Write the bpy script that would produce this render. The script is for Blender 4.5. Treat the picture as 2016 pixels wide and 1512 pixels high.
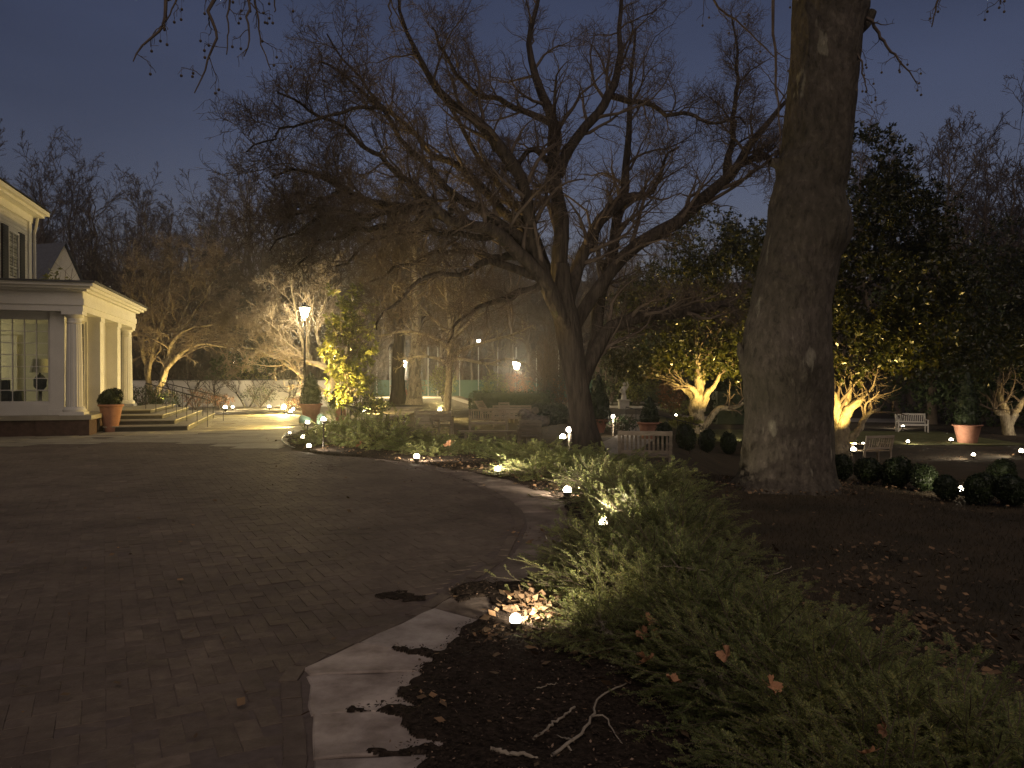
import bpy, math, random
import numpy as np
from mathutils import Vector, noise as mnoise
R_ = math.radians
S = bpy.context.scene
for o in list(bpy.data.objects): bpy.data.objects.remove(o)

# ------------------------------------------------------------ camera, sky, light, exposure
F = 1514.0                       # focal length in photograph pixels (2016 wide)
HZ = 744.0                       # horizon row of the photograph
CAMZ = 1.6
cd = bpy.data.cameras.new("camera"); cam = bpy.data.objects.new("camera", cd)
S.collection.objects.link(cam); S.camera = cam
cam.location = (0, 0, CAMZ); cam.rotation_euler = (R_(90) - math.atan(12 / F), 0, 0)
cd.sensor_width = 36; cd.lens = 36 * F / 2016; cd.clip_start = 0.05; cd.clip_end = 600
w = bpy.data.worlds.new("World"); S.world = w; w.use_nodes = True
nt = w.node_tree; bg = nt.nodes['Background']
sk = nt.nodes.new('ShaderNodeTexSky'); sk.sky_type = 'NISHITA'; sk.sun_disc = False
sk.sun_elevation = R_(-3.5); sk.sun_rotation = R_(6)
mx = nt.nodes.new('ShaderNodeMix'); mx.data_type = 'RGBA'; mx.blend_type = 'MULTIPLY'; mx.inputs[0].default_value = 1
mx.inputs[7].default_value = (0.80, 0.85, 1.17, 1)           # blue-hour white balance of the dusk sky
ad = nt.nodes.new('ShaderNodeMix'); ad.data_type = 'RGBA'; ad.blend_type = 'ADD'; ad.inputs[0].default_value = 1
ad.inputs[7].default_value = (0.006, 0.007, 0.011, 1)        # even glow of the cloud deck
tcw = nt.nodes.new('ShaderNodeTexCoord'); mpw = nt.nodes.new('ShaderNodeMapping'); mpw.inputs[3].default_value = (1, 1, 3)
nzw = nt.nodes.new('ShaderNodeTexNoise'); nzw.inputs['Scale'].default_value = 1.6; nzw.inputs['Detail'].default_value = 4
mrw = nt.nodes.new('ShaderNodeMapRange'); mrw.inputs[1].default_value = .3; mrw.inputs[2].default_value = .7; mrw.inputs[3].default_value = .74; mrw.inputs[4].default_value = 1.22
mcw = nt.nodes.new('ShaderNodeVectorMath'); mcw.operation = 'SCALE'
nt.links.new(tcw.outputs['Generated'], mpw.inputs[0]); nt.links.new(mpw.outputs[0], nzw.inputs[0]); nt.links.new(nzw.outputs[0], mrw.inputs[0]); nt.links.new(mrw.outputs[0], mcw.inputs['Scale'])
nt.links.new(sk.outputs[0], mcw.inputs[0]); nt.links.new(mcw.outputs[0], mx.inputs[6]); nt.links.new(mx.outputs[2], ad.inputs[6]); nt.links.new(ad.outputs[2], bg.inputs[0])
bg.inputs[1].default_value = 0.73
sd = bpy.data.lights.new("sun", 'SUN'); sun = bpy.data.objects.new("sun", sd); S.collection.objects.link(sun)
sd.energy = 0.85; sd.angle = R_(60); sd.color = (1.0, 0.80, 0.66)   # added soft fill from behind the camera, standing in for an unseen lamp
sun.rotation_euler = (R_(46), 0, R_(10))
S.view_settings.view_transform = 'Standard'; S.view_settings.look = 'None'
S.view_settings.exposure = 0; S.view_settings.gamma = 1; S.view_settings.use_curve_mapping = False
S.render.engine = 'CYCLES'
S.cycles.use_denoising = True; S.cycles.denoiser = 'OPENIMAGEDENOISE'; S.cycles.denoising_input_passes = 'RGB_ALBEDO_NORMAL'; S.cycles.denoising_prefilter = 'NONE'
S.cycles.max_bounces = 5; S.cycles.diffuse_bounces = 2; S.cycles.glossy_bounces = 2; S.cycles.transparent_max_bounces = 12
S.cycles.sample_clamp_indirect = 2.0; S.cycles.sample_clamp_direct = 0
S.cycles.caustics_reflective = False; S.cycles.caustics_refractive = False

# ------------------------------------------------------------ helpers
COL = S.collection
def smooth(a, b, x):
    t = np.clip((np.asarray(x, float) - a) / (b - a), 0, 1); return t * t * (3 - 2 * t)
def norm(v):
    return v / np.maximum(np.linalg.norm(v, axis=-1, keepdims=True), 1e-9)
def terrain(x, y):
    x = np.asarray(x, float); y = np.asarray(y, float)
    yh = np.interp(x, [-4.6, -1.5, 0.3, 1.6], [18.5, 16.2, 14.6, 12.4])
    f = np.minimum(y - yh, (x + 5.2) * 1.6)
    z = -0.5 * smooth(0.4, 3.2, f)
    z = z - 0.7 * smooth(0, 2.2, x - (0.18 * y + 0.5)) * smooth(11.5, 17, y)
    z = z + 24 * smooth(76, 180, np.hypot(x * 0.8, y)) + 0.0
    return z
def tz(x, y): return float(terrain(x, y))
def P(px, py, d):
    return np.array([(px - 1008) / F * d, d, CAMZ + (HZ - py) / F * d])
def G(px, py, z0=None):
    """where the sight line through this pixel meets the ground"""
    if z0 is not None:
        return P(px, py, (CAMZ - z0) * F / (py - HZ))
    d = 2.0
    while d < 200:
        p = P(px, py, d)
        if p[2] <= tz(p[0], p[1]): break
        d += 0.05
    return P(px, py, d)

def mesh_np(name, verts, faces_list, mats, smooth_=True, mat_idx=None):
    """faces_list: list of int arrays (n,k)"""
    me = bpy.data.meshes.new(name)
    verts = np.asarray(verts, np.float32).reshape(-1, 3)
    me.vertices.add(len(verts)); me.vertices.foreach_set("co", verts.ravel())
    fl = [np.asarray(f, np.int32) for f in faces_list if len(f)]
    loops = np.concatenate([f.ravel() for f in fl]); tot = np.concatenate([np.full(len(f), f.shape[1], np.int32) for f in fl])
    st = np.concatenate([[0], np.cumsum(tot)[:-1]]).astype(np.int32)
    me.loops.add(len(loops)); me.loops.foreach_set("vertex_index", loops)
    me.polygons.add(len(tot)); me.polygons.foreach_set("loop_start", st); me.polygons.foreach_set("loop_total", tot)
    me.polygons.foreach_set("use_smooth", np.full(len(tot), bool(smooth_)))
    if mat_idx is not None: me.polygons.foreach_set("material_index", np.asarray(mat_idx, np.int32))
    for m in (mats if isinstance(mats, (list, tuple)) else [mats]): me.materials.append(m)
    me.update(calc_edges=True); me.validate()
    return me

class MB:
    """collects shapes; build() links them as ONE mesh object"""
    def __init__(s): s.v = []; s.f = {3: [], 4: []}; s.n = 0; s.mi = {3: [], 4: []}; s.m = 0
    def add(s, v, f):
        v = np.asarray(v, float).reshape(-1, 3); f = np.asarray(f, int)
        s.v.append(v); s.f[f.shape[1]].append(f + s.n); s.mi[f.shape[1]].append(np.full(len(f), s.m)); s.n += len(v)
    def box(s, x0, x1, y0, y1, z0, z1, M=None, bev=0.0):
        v = np.array([[x, y, z] for z in (z0, z1) for y in (y0, y1) for x in (x0, x1)], float)
        if M is not None: v = M(v)
        s.add(v, [[0, 2, 3, 1], [4, 5, 7, 6], [0, 1, 5, 4], [2, 6, 7, 3], [0, 4, 6, 2], [1, 3, 7, 5]])
    def bar(s, a, b, wx, wz):
        """rectangular bar from a to b, wx wide, wz deep"""
        a = np.array(a, float); b = np.array(b, float); t = norm(b - a)
        ref = np.array([0, 0, 1.0]) if abs(t[2]) < 0.9 else np.array([0, 1.0, 0])
        u = norm(np.cross(t, ref)); v_ = np.cross(u, t); q = []
        for p in (a, b):
            for i, j in ((-1, -1), (1, -1), (1, 1), (-1, 1)): q.append(p + u * wx / 2 * i + v_ * wz / 2 * j)
        s.add(q, [[0, 1, 2, 3], [7, 6, 5, 4], [0, 4, 5, 1], [1, 5, 6, 2], [2, 6, 7, 3], [3, 7, 4, 0]])
    def tubes(s, pts, rad, k, cap=False, seed=0):
        pts = np.asarray(pts, float); rad = np.asarray(rad, float)
        if pts.ndim == 2: pts = pts[None]; rad = rad[None]
        N, n, _ = pts.shape
        if N == 0: return
        tan = np.empty_like(pts); tan[:, 1:-1] = pts[:, 2:] - pts[:, :-2]; tan[:, 0] = pts[:, 1] - pts[:, 0]; tan[:, -1] = pts[:, -1] - pts[:, -2]
        tan = norm(tan); ch = norm(pts[:, -1] - pts[:, 0])
        ax = np.eye(3)[np.argmin(np.abs(ch), axis=1)]
        u = norm(ax[:, None] - (ax[:, None] * tan).sum(-1, keepdims=True) * tan); w_ = np.cross(tan, u)
        a = np.arange(k) * 2 * math.pi / k
        v = pts[:, :, None] + rad[:, :, None, None] * (u[:, :, None] * np.cos(a)[:, None] + w_[:, :, None] * np.sin(a)[:, None])
        i = np.arange(n - 1)[:, None] * k; j = np.arange(k)[None]; j2 = (j + 1) % k
        f = np.stack([i + j, i + j2, i + k + j2, i + k + j], -1).reshape(-1, 4)
        f = (f[None] + (np.arange(N) * n * k)[:, None, None]).reshape(-1, 4)
        base = s.n; s.add(v.reshape(-1, 3), f)
        if cap:
            for b in range(N):
                for e, q in ((0, pts[b, 0]), (n - 1, pts[b, -1])):
                    o = base + (b * n + e) * k; s.v.append(q[None]); c = s.n; s.n += 1
                    s.f[3].append(np.array([[o + x, o + (x + 1) % k, c] for x in range(k)])); s.mi[3].append(np.full(k, s.m))
    def tube(s, pts, rad, k=8, cap=True):
        pts = np.array(pts, float); r = np.full(len(pts), rad, float) if np.isscalar(rad) else np.array(rad, float)
        s.tubes(pts, r, k, cap)
    def lathe(s, prof, k=24, c=(0, 0, 0), flute=0, depth=0):
        prof = np.array(prof, float); n = len(prof); a = np.arange(k) * 2 * math.pi / k
        rr = prof[:, 0][:, None] * np.ones(k)[None]
        v = np.stack([c[0] + rr * np.cos(a), c[1] + rr * np.sin(a), c[2] + prof[:, 1][:, None] + 0 * a[None]], -1)
        i = np.arange(n - 1)[:, None] * k; j = np.arange(k)[None]; j2 = (j + 1) % k
        s.add(v.reshape(-1, 3), np.stack([i + j, i + j2, i + k + j2, i + k + j], -1).reshape(-1, 4))
    def ball(s, c, r, k=12, n=7, sq=(1, 1, 1)):
        th = np.linspace(0, math.pi, n); self_n = s.n
        prof = [(max(math.sin(t), 1e-4) * r * sq[0], -math.cos(t) * r * sq[2]) for t in th]
        s.lathe(prof, k, c)
    def leaves(s, base, d, nrm, ln, wd):
        """one four-cornered leaf per row"""
        base = np.asarray(base, float); d = norm(np.asarray(d, float)); sd = norm(np.cross(d, nrm))
        ln = np.asarray(ln, float).reshape(-1, 1); wd = np.asarray(wd, float).reshape(-1, 1)
        v = np.stack([base, base + d * ln * .45 + sd * wd / 2, base + d * ln, base + d * ln * .45 - sd * wd / 2], 1)
        s.add(v.reshape(-1, 3), np.arange(len(base) * 4).reshape(-1, 4))
    def mesh(s, name, mats, sm=True):
        fl = []; mi = []
        for k in (3, 4):
            if s.f[k]: fl.append(np.concatenate(s.f[k])); mi.append(np.concatenate(s.mi[k]))
        return mesh_np(name, np.concatenate(s.v), fl, mats, sm, np.concatenate(mi))
    def build(s, name, mats, parent=None, sm=False):
        return link(name, s.mesh(name, mats, sm), parent)

def link(name, data, parent=None, loc=None):
    o = bpy.data.objects.new(name, data); COL.objects.link(o)
    if parent is not None: o.parent = parent
    if loc is not None: o.location = loc
    return o
def tag(o, label=None, cat=None, group=None, kind=None):
    for k, v in (('label', label), ('category', cat), ('group', group), ('kind', kind)):
        if v: o[k] = v
    return o
def thing(name, label, cat, loc=(0, 0, 0), rz=0.0, group=None, kind=None):
    o = bpy.data.objects.new(name, None); COL.objects.link(o)
    o.location = loc; o.rotation_euler = (0, 0, rz); o.empty_display_size = .2
    return tag(o, label, cat, group, kind)
def dup(root, loc, rz=0.0, label=None, scale=None, group=None):
    """a copy of a thing with copies of its parts and sub-parts"""
    r = root.copy(); COL.objects.link(r); r.location = loc; r.rotation_euler = (0, 0, rz)
    if scale is not None: r.scale = (scale,) * 3 if np.isscalar(scale) else scale
    if label: r['label'] = label
    if group: r['group'] = group
    for ch in list(root.children):
        c = ch.copy(); COL.objects.link(c); c.parent = r
        for g in list(ch.children):
            d = g.copy(); COL.objects.link(d); d.parent = c
    return r

# ------------------------------------------------------------ materials
def mat(name, c1, c2=None, scale=5.0, rough=0.8, bump=0.0, bscale=None, stretch=(1, 1, 1), spec=0.3, island=None, detail=5.0, patch=None, world=False, stain=None, trans=0.0, bdist=.02, flakes=False):
    m = bpy.data.materials.new(name); m.use_nodes = True; t = m.node_tree; b = t.nodes['Principled BSDF']; L = t.links.new
    b.inputs['Roughness'].default_value = rough; b.inputs['Specular IOR Level'].default_value = spec
    tc = t.nodes.new('ShaderNodeTexCoord'); mp = t.nodes.new('ShaderNodeMapping'); mp.inputs[3].default_value = stretch
    L(tc.outputs['Object'], mp.inputs[0])
    if world:
        ge = t.nodes.new('ShaderNodeNewGeometry'); L(ge.outputs['Position'], mp.inputs[0])
    nz = t.nodes.new('ShaderNodeTexNoise'); nz.inputs['Scale'].default_value = scale; nz.inputs['Detail'].default_value = detail
    L(mp.outputs[0], nz.inputs[0])
    c2 = c2 or c1
    rp = t.nodes.new('ShaderNodeValToRGB'); rp.color_ramp.elements[0].position = .3; rp.color_ramp.elements[1].position = .7
    rp.color_ramp.elements[0].color = (*c1, 1); rp.color_ramp.elements[1].color = (*c2, 1)
    L(nz.outputs[0], rp.inputs[0]); out = rp.outputs[0]
    if island:                                              # every leaf / brick / stone its own tint
        ge = t.nodes.new('ShaderNodeNewGeometry'); r2 = t.nodes.new('ShaderNodeValToRGB')
        for i, (p, c) in enumerate(island):
            e = r2.color_ramp.elements[i] if i < 2 else r2.color_ramp.elements.new(p)
            e.position = p; e.color = (*c, 1)
        L(ge.outputs['Random Per Island'], r2.inputs[0])
        mm = t.nodes.new('ShaderNodeMix'); mm.data_type = 'RGBA'; mm.blend_type = 'MULTIPLY'; mm.inputs[0].default_value = 1
        L(out, mm.inputs[6]); L(r2.outputs[0], mm.inputs[7]); out = mm.outputs[2]
    if patch:                                               # (colour, scale, threshold, stretch)
        mp2 = t.nodes.new('ShaderNodeMapping'); mp2.inputs[3].default_value = patch[3]; L(tc.outputs['Object'], mp2.inputs[0])
        n2 = t.nodes.new('ShaderNodeTexNoise'); n2.inputs['Scale'].default_value = patch[1]; n2.inputs['Detail'].default_value = 6
        L(mp2.outputs[0], n2.inputs[0]); r3 = t.nodes.new('ShaderNodeValToRGB')
        r3.color_ramp.elements[0].position = patch[2]; r3.color_ramp.elements[1].position = patch[2] + .03
        L(n2.outputs[0], r3.inputs[0]); m2 = t.nodes.new('ShaderNodeMix'); m2.data_type = 'RGBA'
        L(r3.outputs[0], m2.inputs[0]); L(out, m2.inputs[6]); m2.inputs[7].default_value = (*patch[0], 1); out = m2.outputs[2]
    if flakes:
        mp5 = t.nodes.new('ShaderNodeMapping'); mp5.inputs[3].default_value = (1, 1, .55); L(tc.outputs['Object'], mp5.inputs[0])
        v5 = t.nodes.new('ShaderNodeTexNoise'); v5.inputs['Scale'].default_value = 15; v5.inputs['Detail'].default_value = 3; L(mp5.outputs[0], v5.inputs[0])
        r5 = t.nodes.new('ShaderNodeValToRGB'); r5.color_ramp.interpolation = 'LINEAR'
        for i5, (p5, c5) in enumerate(((.37, .68), (.41, 1.0), (.60, 1.0), (.63, 1.32))):
            e5 = r5.color_ramp.elements[i5] if i5 < 2 else r5.color_ramp.elements.new(p5); e5.position = p5; e5.color = (c5, c5, c5 * .98, 1)
        L(v5.outputs[0], r5.inputs[0]); m5 = t.nodes.new('ShaderNodeMix'); m5.data_type = 'RGBA'; m5.blend_type = 'MULTIPLY'; m5.inputs[0].default_value = 1; L(out, m5.inputs[6]); L(r5.outputs[0], m5.inputs[7]); out = m5.outputs[2]
    if stain:                                               # (scale, dark, light): worn and dirty areas
        g3 = t.nodes.new('ShaderNodeNewGeometry'); n3 = t.nodes.new('ShaderNodeTexNoise'); n3.inputs['Scale'].default_value = stain[0]; n3.inputs['Detail'].default_value = 7; n3.inputs['Roughness'].default_value = .65
        L(g3.outputs['Position'], n3.inputs[0]); r4 = t.nodes.new('ShaderNodeValToRGB'); r4.color_ramp.elements[0].position = .34; r4.color_ramp.elements[1].position = .66
        r4.color_ramp.elements[0].color = (*stain[1], 1); r4.color_ramp.elements[1].color = (*stain[2], 1); L(n3.outputs[0], r4.inputs[0])
        m4 = t.nodes.new('ShaderNodeMix'); m4.data_type = 'RGBA'; m4.blend_type = 'MULTIPLY'; m4.inputs[0].default_value = 1; L(out, m4.inputs[6]); L(r4.outputs[0], m4.inputs[7]); out = m4.outputs[2]
    L(out, b.inputs['Base Color'])
    if trans:                                               # thin leaves let light through
        tr = t.nodes.new('ShaderNodeBsdfTranslucent'); L(out, tr.inputs[0]); ms_ = t.nodes.new('ShaderNodeMixShader'); ms_.inputs[0].default_value = trans
        L(b.outputs[0], ms_.inputs[1]); L(tr.outputs[0], ms_.inputs[2]); L(ms_.outputs[0], t.nodes['Material Output'].inputs[0])
    if bump:
        nb = t.nodes.new('ShaderNodeTexNoise'); nb.inputs['Scale'].default_value = bscale or scale * 4; nb.inputs['Detail'].default_value = 6
        L(mp.outputs[0], nb.inputs[0]); bp = t.nodes.new('ShaderNodeBump'); bp.inputs['Strength'].default_value = bump
        bp.inputs['Distance'].default_value = bdist; L(nb.outputs[0], bp.inputs['Height']); L(bp.outputs[0], b.inputs['Normal'])
    return m
def emis(name, col, st):
    m = bpy.data.materials.new(name); m.use_nodes = True; b = m.node_tree.nodes['Principled BSDF']
    b.inputs['Base Color'].default_value = (.8, .8, .8, 1); b.inputs['Emission Color'].default_value = (*col, 1); b.inputs['Emission Strength'].default_value = st; m.cycles.emission_sampling = 'NONE'
    return m
def glassm(name):
    m = bpy.data.materials.new(name); m.use_nodes = True; t = m.node_tree; t.nodes.remove(t.nodes['Principled BSDF'])
    a = t.nodes.new('ShaderNodeBsdfTransparent'); g = t.nodes.new('ShaderNodeBsdfGlossy'); g.inputs['Roughness'].default_value = .02
    fr = t.nodes.new('ShaderNodeFresnel'); x = t.nodes.new('ShaderNodeMixShader'); a.inputs[0].default_value = (.92, .94, .92, 1)
    t.links.new(fr.outputs[0], x.inputs[0]); t.links.new(a.outputs[0], x.inputs[1]); t.links.new(g.outputs[0], x.inputs[2])
    t.links.new(x.outputs[0], t.nodes['Material Output'].inputs[0]); return m
M = {}
M['white'] = mat('white_paint', (.62, .60, .55), (.68, .66, .61), 3, .55, .08, 20)
M['wall_plaster'] = mat('pale_render', (.60, .58, .55), (.70, .68, .65), 1.5, .85, .15, 12)
M['siding'] = mat('white_siding', (.58, .56, .51), (.64, .62, .57), 2, .6, .05, 10)
M['brickwall'] = mat('dark_brick', (.062, .040, .032), (.11, .070, .056), 9, .9, .3, 30, island=[(0, (.7, .7, .7)), (1, (1.2, 1.1, 1.1))])
M['riser'] = mat('shaded_step_riser', (.055, .05, .042), (.085, .078, .066), 6, .9, .2, 30)  # riser stone darkened: shade of faces turned from the floodlight, put into the colour
M['roof'] = mat('slate', (.07, .075, .09), (.11, .115, .135), 6, .6, .2, 30)
M['shutter'] = mat('shutter_paint', (.02, .022, .024), (.03, .032, .034), 5, .5)
M['glass'] = glassm('window_glass')
M['brick'] = mat('paver_brick', (.122, .095, .076), (.168, .135, .109), 14, .78, .25, 60, spec=.3, stain=(.9, (.62, .60, .60), (1.12, 1.1, 1.08)),
                 island=[(0, (.86, .85, .86)), (.55, (.97, .96, .96)), (.95, (1.06, 1.06, 1.06)), (1, (1.28, 1.27, 1.25))])
M['joint'] = mat('joint_sand', (.105, .082, .07), (.145, .115, .10), 20, .95)
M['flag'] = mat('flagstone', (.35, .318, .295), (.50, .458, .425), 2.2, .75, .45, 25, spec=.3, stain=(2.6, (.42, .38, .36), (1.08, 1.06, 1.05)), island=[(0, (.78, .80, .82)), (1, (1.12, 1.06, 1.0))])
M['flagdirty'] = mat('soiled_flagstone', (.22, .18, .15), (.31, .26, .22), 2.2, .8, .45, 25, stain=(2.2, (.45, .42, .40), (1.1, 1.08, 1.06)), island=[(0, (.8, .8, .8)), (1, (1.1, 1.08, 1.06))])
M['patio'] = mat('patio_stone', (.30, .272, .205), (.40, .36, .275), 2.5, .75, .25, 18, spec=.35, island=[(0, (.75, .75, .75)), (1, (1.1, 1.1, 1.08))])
M['mulch'] = mat('mulch', (.014, .0105, .008), (.055, .041, .032), 30, 1.0, .8, 60, spec=.08, detail=9, world=True)
M['lawn'] = mat('winter_lawn', (.034, .028, .016), (.075, .056, .033), 1.2, .95, .9, 40, detail=9, world=True)
M['iron'] = mat('wrought_iron', (.02, .018, .016), (.035, .03, .026), 10, .55, spec=.5)
M['teak'] = mat('weathered_teak', (.24, .20, .15), (.36, .31, .24), 6, .8, .2, 40, stretch=(1, 1, 6), island=[(0, (.8, .8, .8)), (1, (1.15, 1.12, 1.1))])
M['whitewood'] = mat('white_bench_paint', (.62, .59, .52), (.72, .69, .62), 6, .6, .1, 30)
M['terra'] = mat('terracotta', (.26, .125, .08), (.38, .19, .125), 6, .85, .25, 25)
M['soil'] = mat('soil', (.03, .02, .015), (.05, .035, .025), 20, .95)
M['box'] = mat('boxwood_leaf', (.014, .024, .009), (.026, .042, .014), 8, .5, spec=.4, island=[(0, (.5, .5, .5)), (1, (1.5, 1.4, 1.2))])
M['yew'] = mat('yew_needle', (.20, .245, .09), (.27, .31, .135), 5, .5, spec=.4, trans=.42, stain=(1.1, (.75, .82, .8), (1.2, 1.1, 1.05)), island=[(0, (.75, .8, .75)), (.85, (1.25, 1.2, 1.1)), (1, (2.0, 1.5, 1.2))])
M['yewdead'] = mat('dry_yew_needle', (.20, .17, .13), (.32, .28, .21), 8, .7)
M['magleaf'] = mat('magnolia_leaf', (.028, .038, .009), (.064, .066, .016), 3, .33, spec=.5, trans=.25, island=[(0, (.5, .55, .5)), (.6, (1, 1, 1)), (.8, (1.15, 1.0, .7)), (1, (1.55, 1.15, .8))])
M['rholeaf'] = mat('slender_tree_leaf', (.13, .16, .04), (.24, .25, .07), 4, .35, spec=.5, trans=.35, island=[(0, (.6, .6, .6)), (1, (1.4, 1.3, 1.2))])
M['conifer'] = mat('conifer_leaf', (.035, .058, .022), (.065, .09, .035), 6, .6, island=[(0, (.5, .5, .5)), (1, (1.4, 1.3, 1.2))])
M['bark'] = mat('grey_brown_bark', (.026, .020, .0155), (.078, .062, .048), 13, .92, 1.0, 20, stretch=(1, 1, .16), patch=((.055, .055, .03), 2.6, .69, (1, 1, .6)), bdist=.06)
M['twig'] = mat('twig_bark', (.085, .064, .05), (.14, .11, .085), 4, .9)
M['palebark'] = mat('smooth_pale_bark', (.19, .155, .105), (.34, .29, .20), 7, .85, 1.0, 14, stretch=(1, 1, .5), patch=((.12, .10, .06), 3.2, .57, (1, 1, .5)), bdist=.05, flakes=True)
M['wood'] = mat('woodland_bark', (.085, .066, .050), (.14, .11, .085), 2, .95)
M['syc'] = mat('sycamore_bark', (.060, .051, .042), (.108, .093, .078), 10, .9, 1.0, 17, stretch=(1, 1, .5), patch=((.20, .185, .15), 1.7, .635, (1.7, 1.7, .5)), detail=10, bdist=.05, flakes=True, stain=(1.0, (.74, .76, .66), (1.12, 1.1, 1.08)))
M['leafdry'] = mat('dry_leaf', (.33, .16, .08), (.50, .27, .145), 12, .7, .3, 40)
M['litter'] = mat('leaf_litter', (.13, .085, .05), (.25, .17, .10), 6, .85, island=[(0, (.5, .5, .5)), (.8, (1.0, .95, .9)), (1, (1.7, 1.5, 1.3))])
M['redbrownleaf'] = mat('dry_hedge_leaf', (.20, .095, .045), (.30, .15, .07), 4, .8, island=[(0, (.6, .6, .6)), (1, (1.3, 1.3, 1.3))])
M['stick'] = mat('bare_stick', (.26, .215, .165), (.38, .33, .26), 12, .85, .4, 40)
M['greenpaint'] = mat('green_enamel', (.10, .17, .125), (.14, .22, .165), 5, .45, .05)
M['screen'] = mat('green_windscreen', (.035, .075, .055), (.05, .095, .07), 4, .8, .1)
M['galv'] = mat('galvanised_steel', (.32, .32, .30), (.42, .42, .40), 8, .45, spec=.5)
M['bronze'] = mat('dark_bronze', (.045, .034, .024), (.07, .055, .04), 8, .5, spec=.5)
M['stone'] = mat('carved_stone', (.32, .30, .25), (.46, .43, .36), 6, .85, .4, 30)
M['rock'] = mat('mottled_rock', (.10, .085, .07), (.40, .35, .28), 7, .9, .6, 20)
M['red'] = mat('red_enamel', (.45, .02, .02), (.5, .03, .03), 5, .5)
M['sofa'] = mat('grey_upholstery', (.10, .11, .13), (.15, .16, .18), 12, .9, .2)
M['interior'] = mat('cream_plaster', (.62, .60, .50), (.68, .66, .56), 2, .8)
M['copper'] = mat('cap_lead', (.05, .05, .055), (.075, .075, .08), 8, .6)
M['lens'] = emis('lit_lens', (1, .86, .62), 30)
M['lens_far'] = emis('lit_far_lens', (1, .86, .60), 30)
M['lens_yel'] = emis('lit_flood_glass', (1, .78, .40), 30)
M['lens_cool'] = emis('lit_lens_white', (1, .90, .74), 30)
M['lantern'] = emis('lit_lantern_glass', (1, .88, .60), 30)
M['tiny'] = emis('far_lamp_glass', (1, .92, .80), 30)

# ------------------------------------------------------------ branches
def plen(Pt): return np.linalg.norm(np.diff(Pt, axis=1), axis=2).sum(1)
def resample(pts, rad, n):
    pts = np.array(pts, float); rad = np.array(rad, float)
    # Catmull-Rom through the traced joints, then even steps
    q = np.vstack([2 * pts[0] - pts[1], pts, 2 * pts[-1] - pts[-2]]); out = []; rr = []
    for i in range(len(pts) - 1):
        p0, p1, p2, p3 = q[i:i + 4]
        for t in np.linspace(0, 1, 8, endpoint=False):
            out.append(.5 * (2 * p1 + (p2 - p0) * t + (2 * p0 - 5 * p1 + 4 * p2 - p3) * t * t + (3 * p1 - p0 - 3 * p2 + p3) * t ** 3)); rr.append(rad[i] * (1 - t) + rad[i + 1] * t)
    out.append(pts[-1]); rr.append(rad[-1]); out = np.array(out); rr = np.array(rr)
    s = np.concatenate([[0], np.cumsum(np.linalg.norm(np.diff(out, axis=0), axis=1))]); u = np.linspace(0, s[-1], n)
    return np.stack([np.interp(u, s, out[:, i]) for i in range(3)], 1), np.interp(u, s, rr)
def spawn(rng, Pt, Rd, k, t0, t1, ln, ang, up=0.0, wob=.25, m=5, rf=.6, rtip=.003, curve=0.0, taper=.6, lmin=0.0, flat=1.0, rmax=9.0):
    N, n, _ = Pt.shape
    t = t0 + (t1 - t0) * (np.arange(k)[None] + rng.rand(N, k)) / k
    x = t * (n - 1); i0 = np.minimum(x.astype(int), n - 2); f = (x - i0)[..., None]; a = np.arange(N)[:, None]
    pos = Pt[a, i0] * (1 - f) + Pt[a, i0 + 1] * f; tan = norm(Pt[a, i0 + 1] - Pt[a, i0])
    r0 = (Rd[a, i0] * (1 - f[..., 0]) + Rd[a, i0 + 1] * f[..., 0]) * rf
    rv = rng.normal(size=tan.shape); rv[..., 2] *= flat
    pp = norm(rv - (rv * tan).sum(-1, keepdims=True) * tan)
    an = ang * (1 + .35 * rng.uniform(-1, 1, t.shape))[..., None]
    d = tan * np.cos(an) + pp * np.sin(an); d[..., 2] += up; d = norm(d)
    L = np.maximum(plen(Pt)[:, None] * ln * (1 - taper * t) * rng.uniform(.6, 1.3, t.shape), lmin)
    pos = pos.reshape(-1, 3); d = d.reshape(-1, 3); L = L.ravel()[:, None]; r0 = np.minimum(np.maximum(r0.ravel(), rtip), rmax)
    q = [pos]
    for s in range(m - 1):
        d = d + rng.normal(size=d.shape) * wob; d[:, 2] += curve; d = norm(d); pos = pos + d * L / (m - 1); q.append(pos)
    return np.stack(q, 1), r0[:, None] + (rtip - r0[:, None]) * np.linspace(0, 1, m)[None] ** .8
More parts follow.
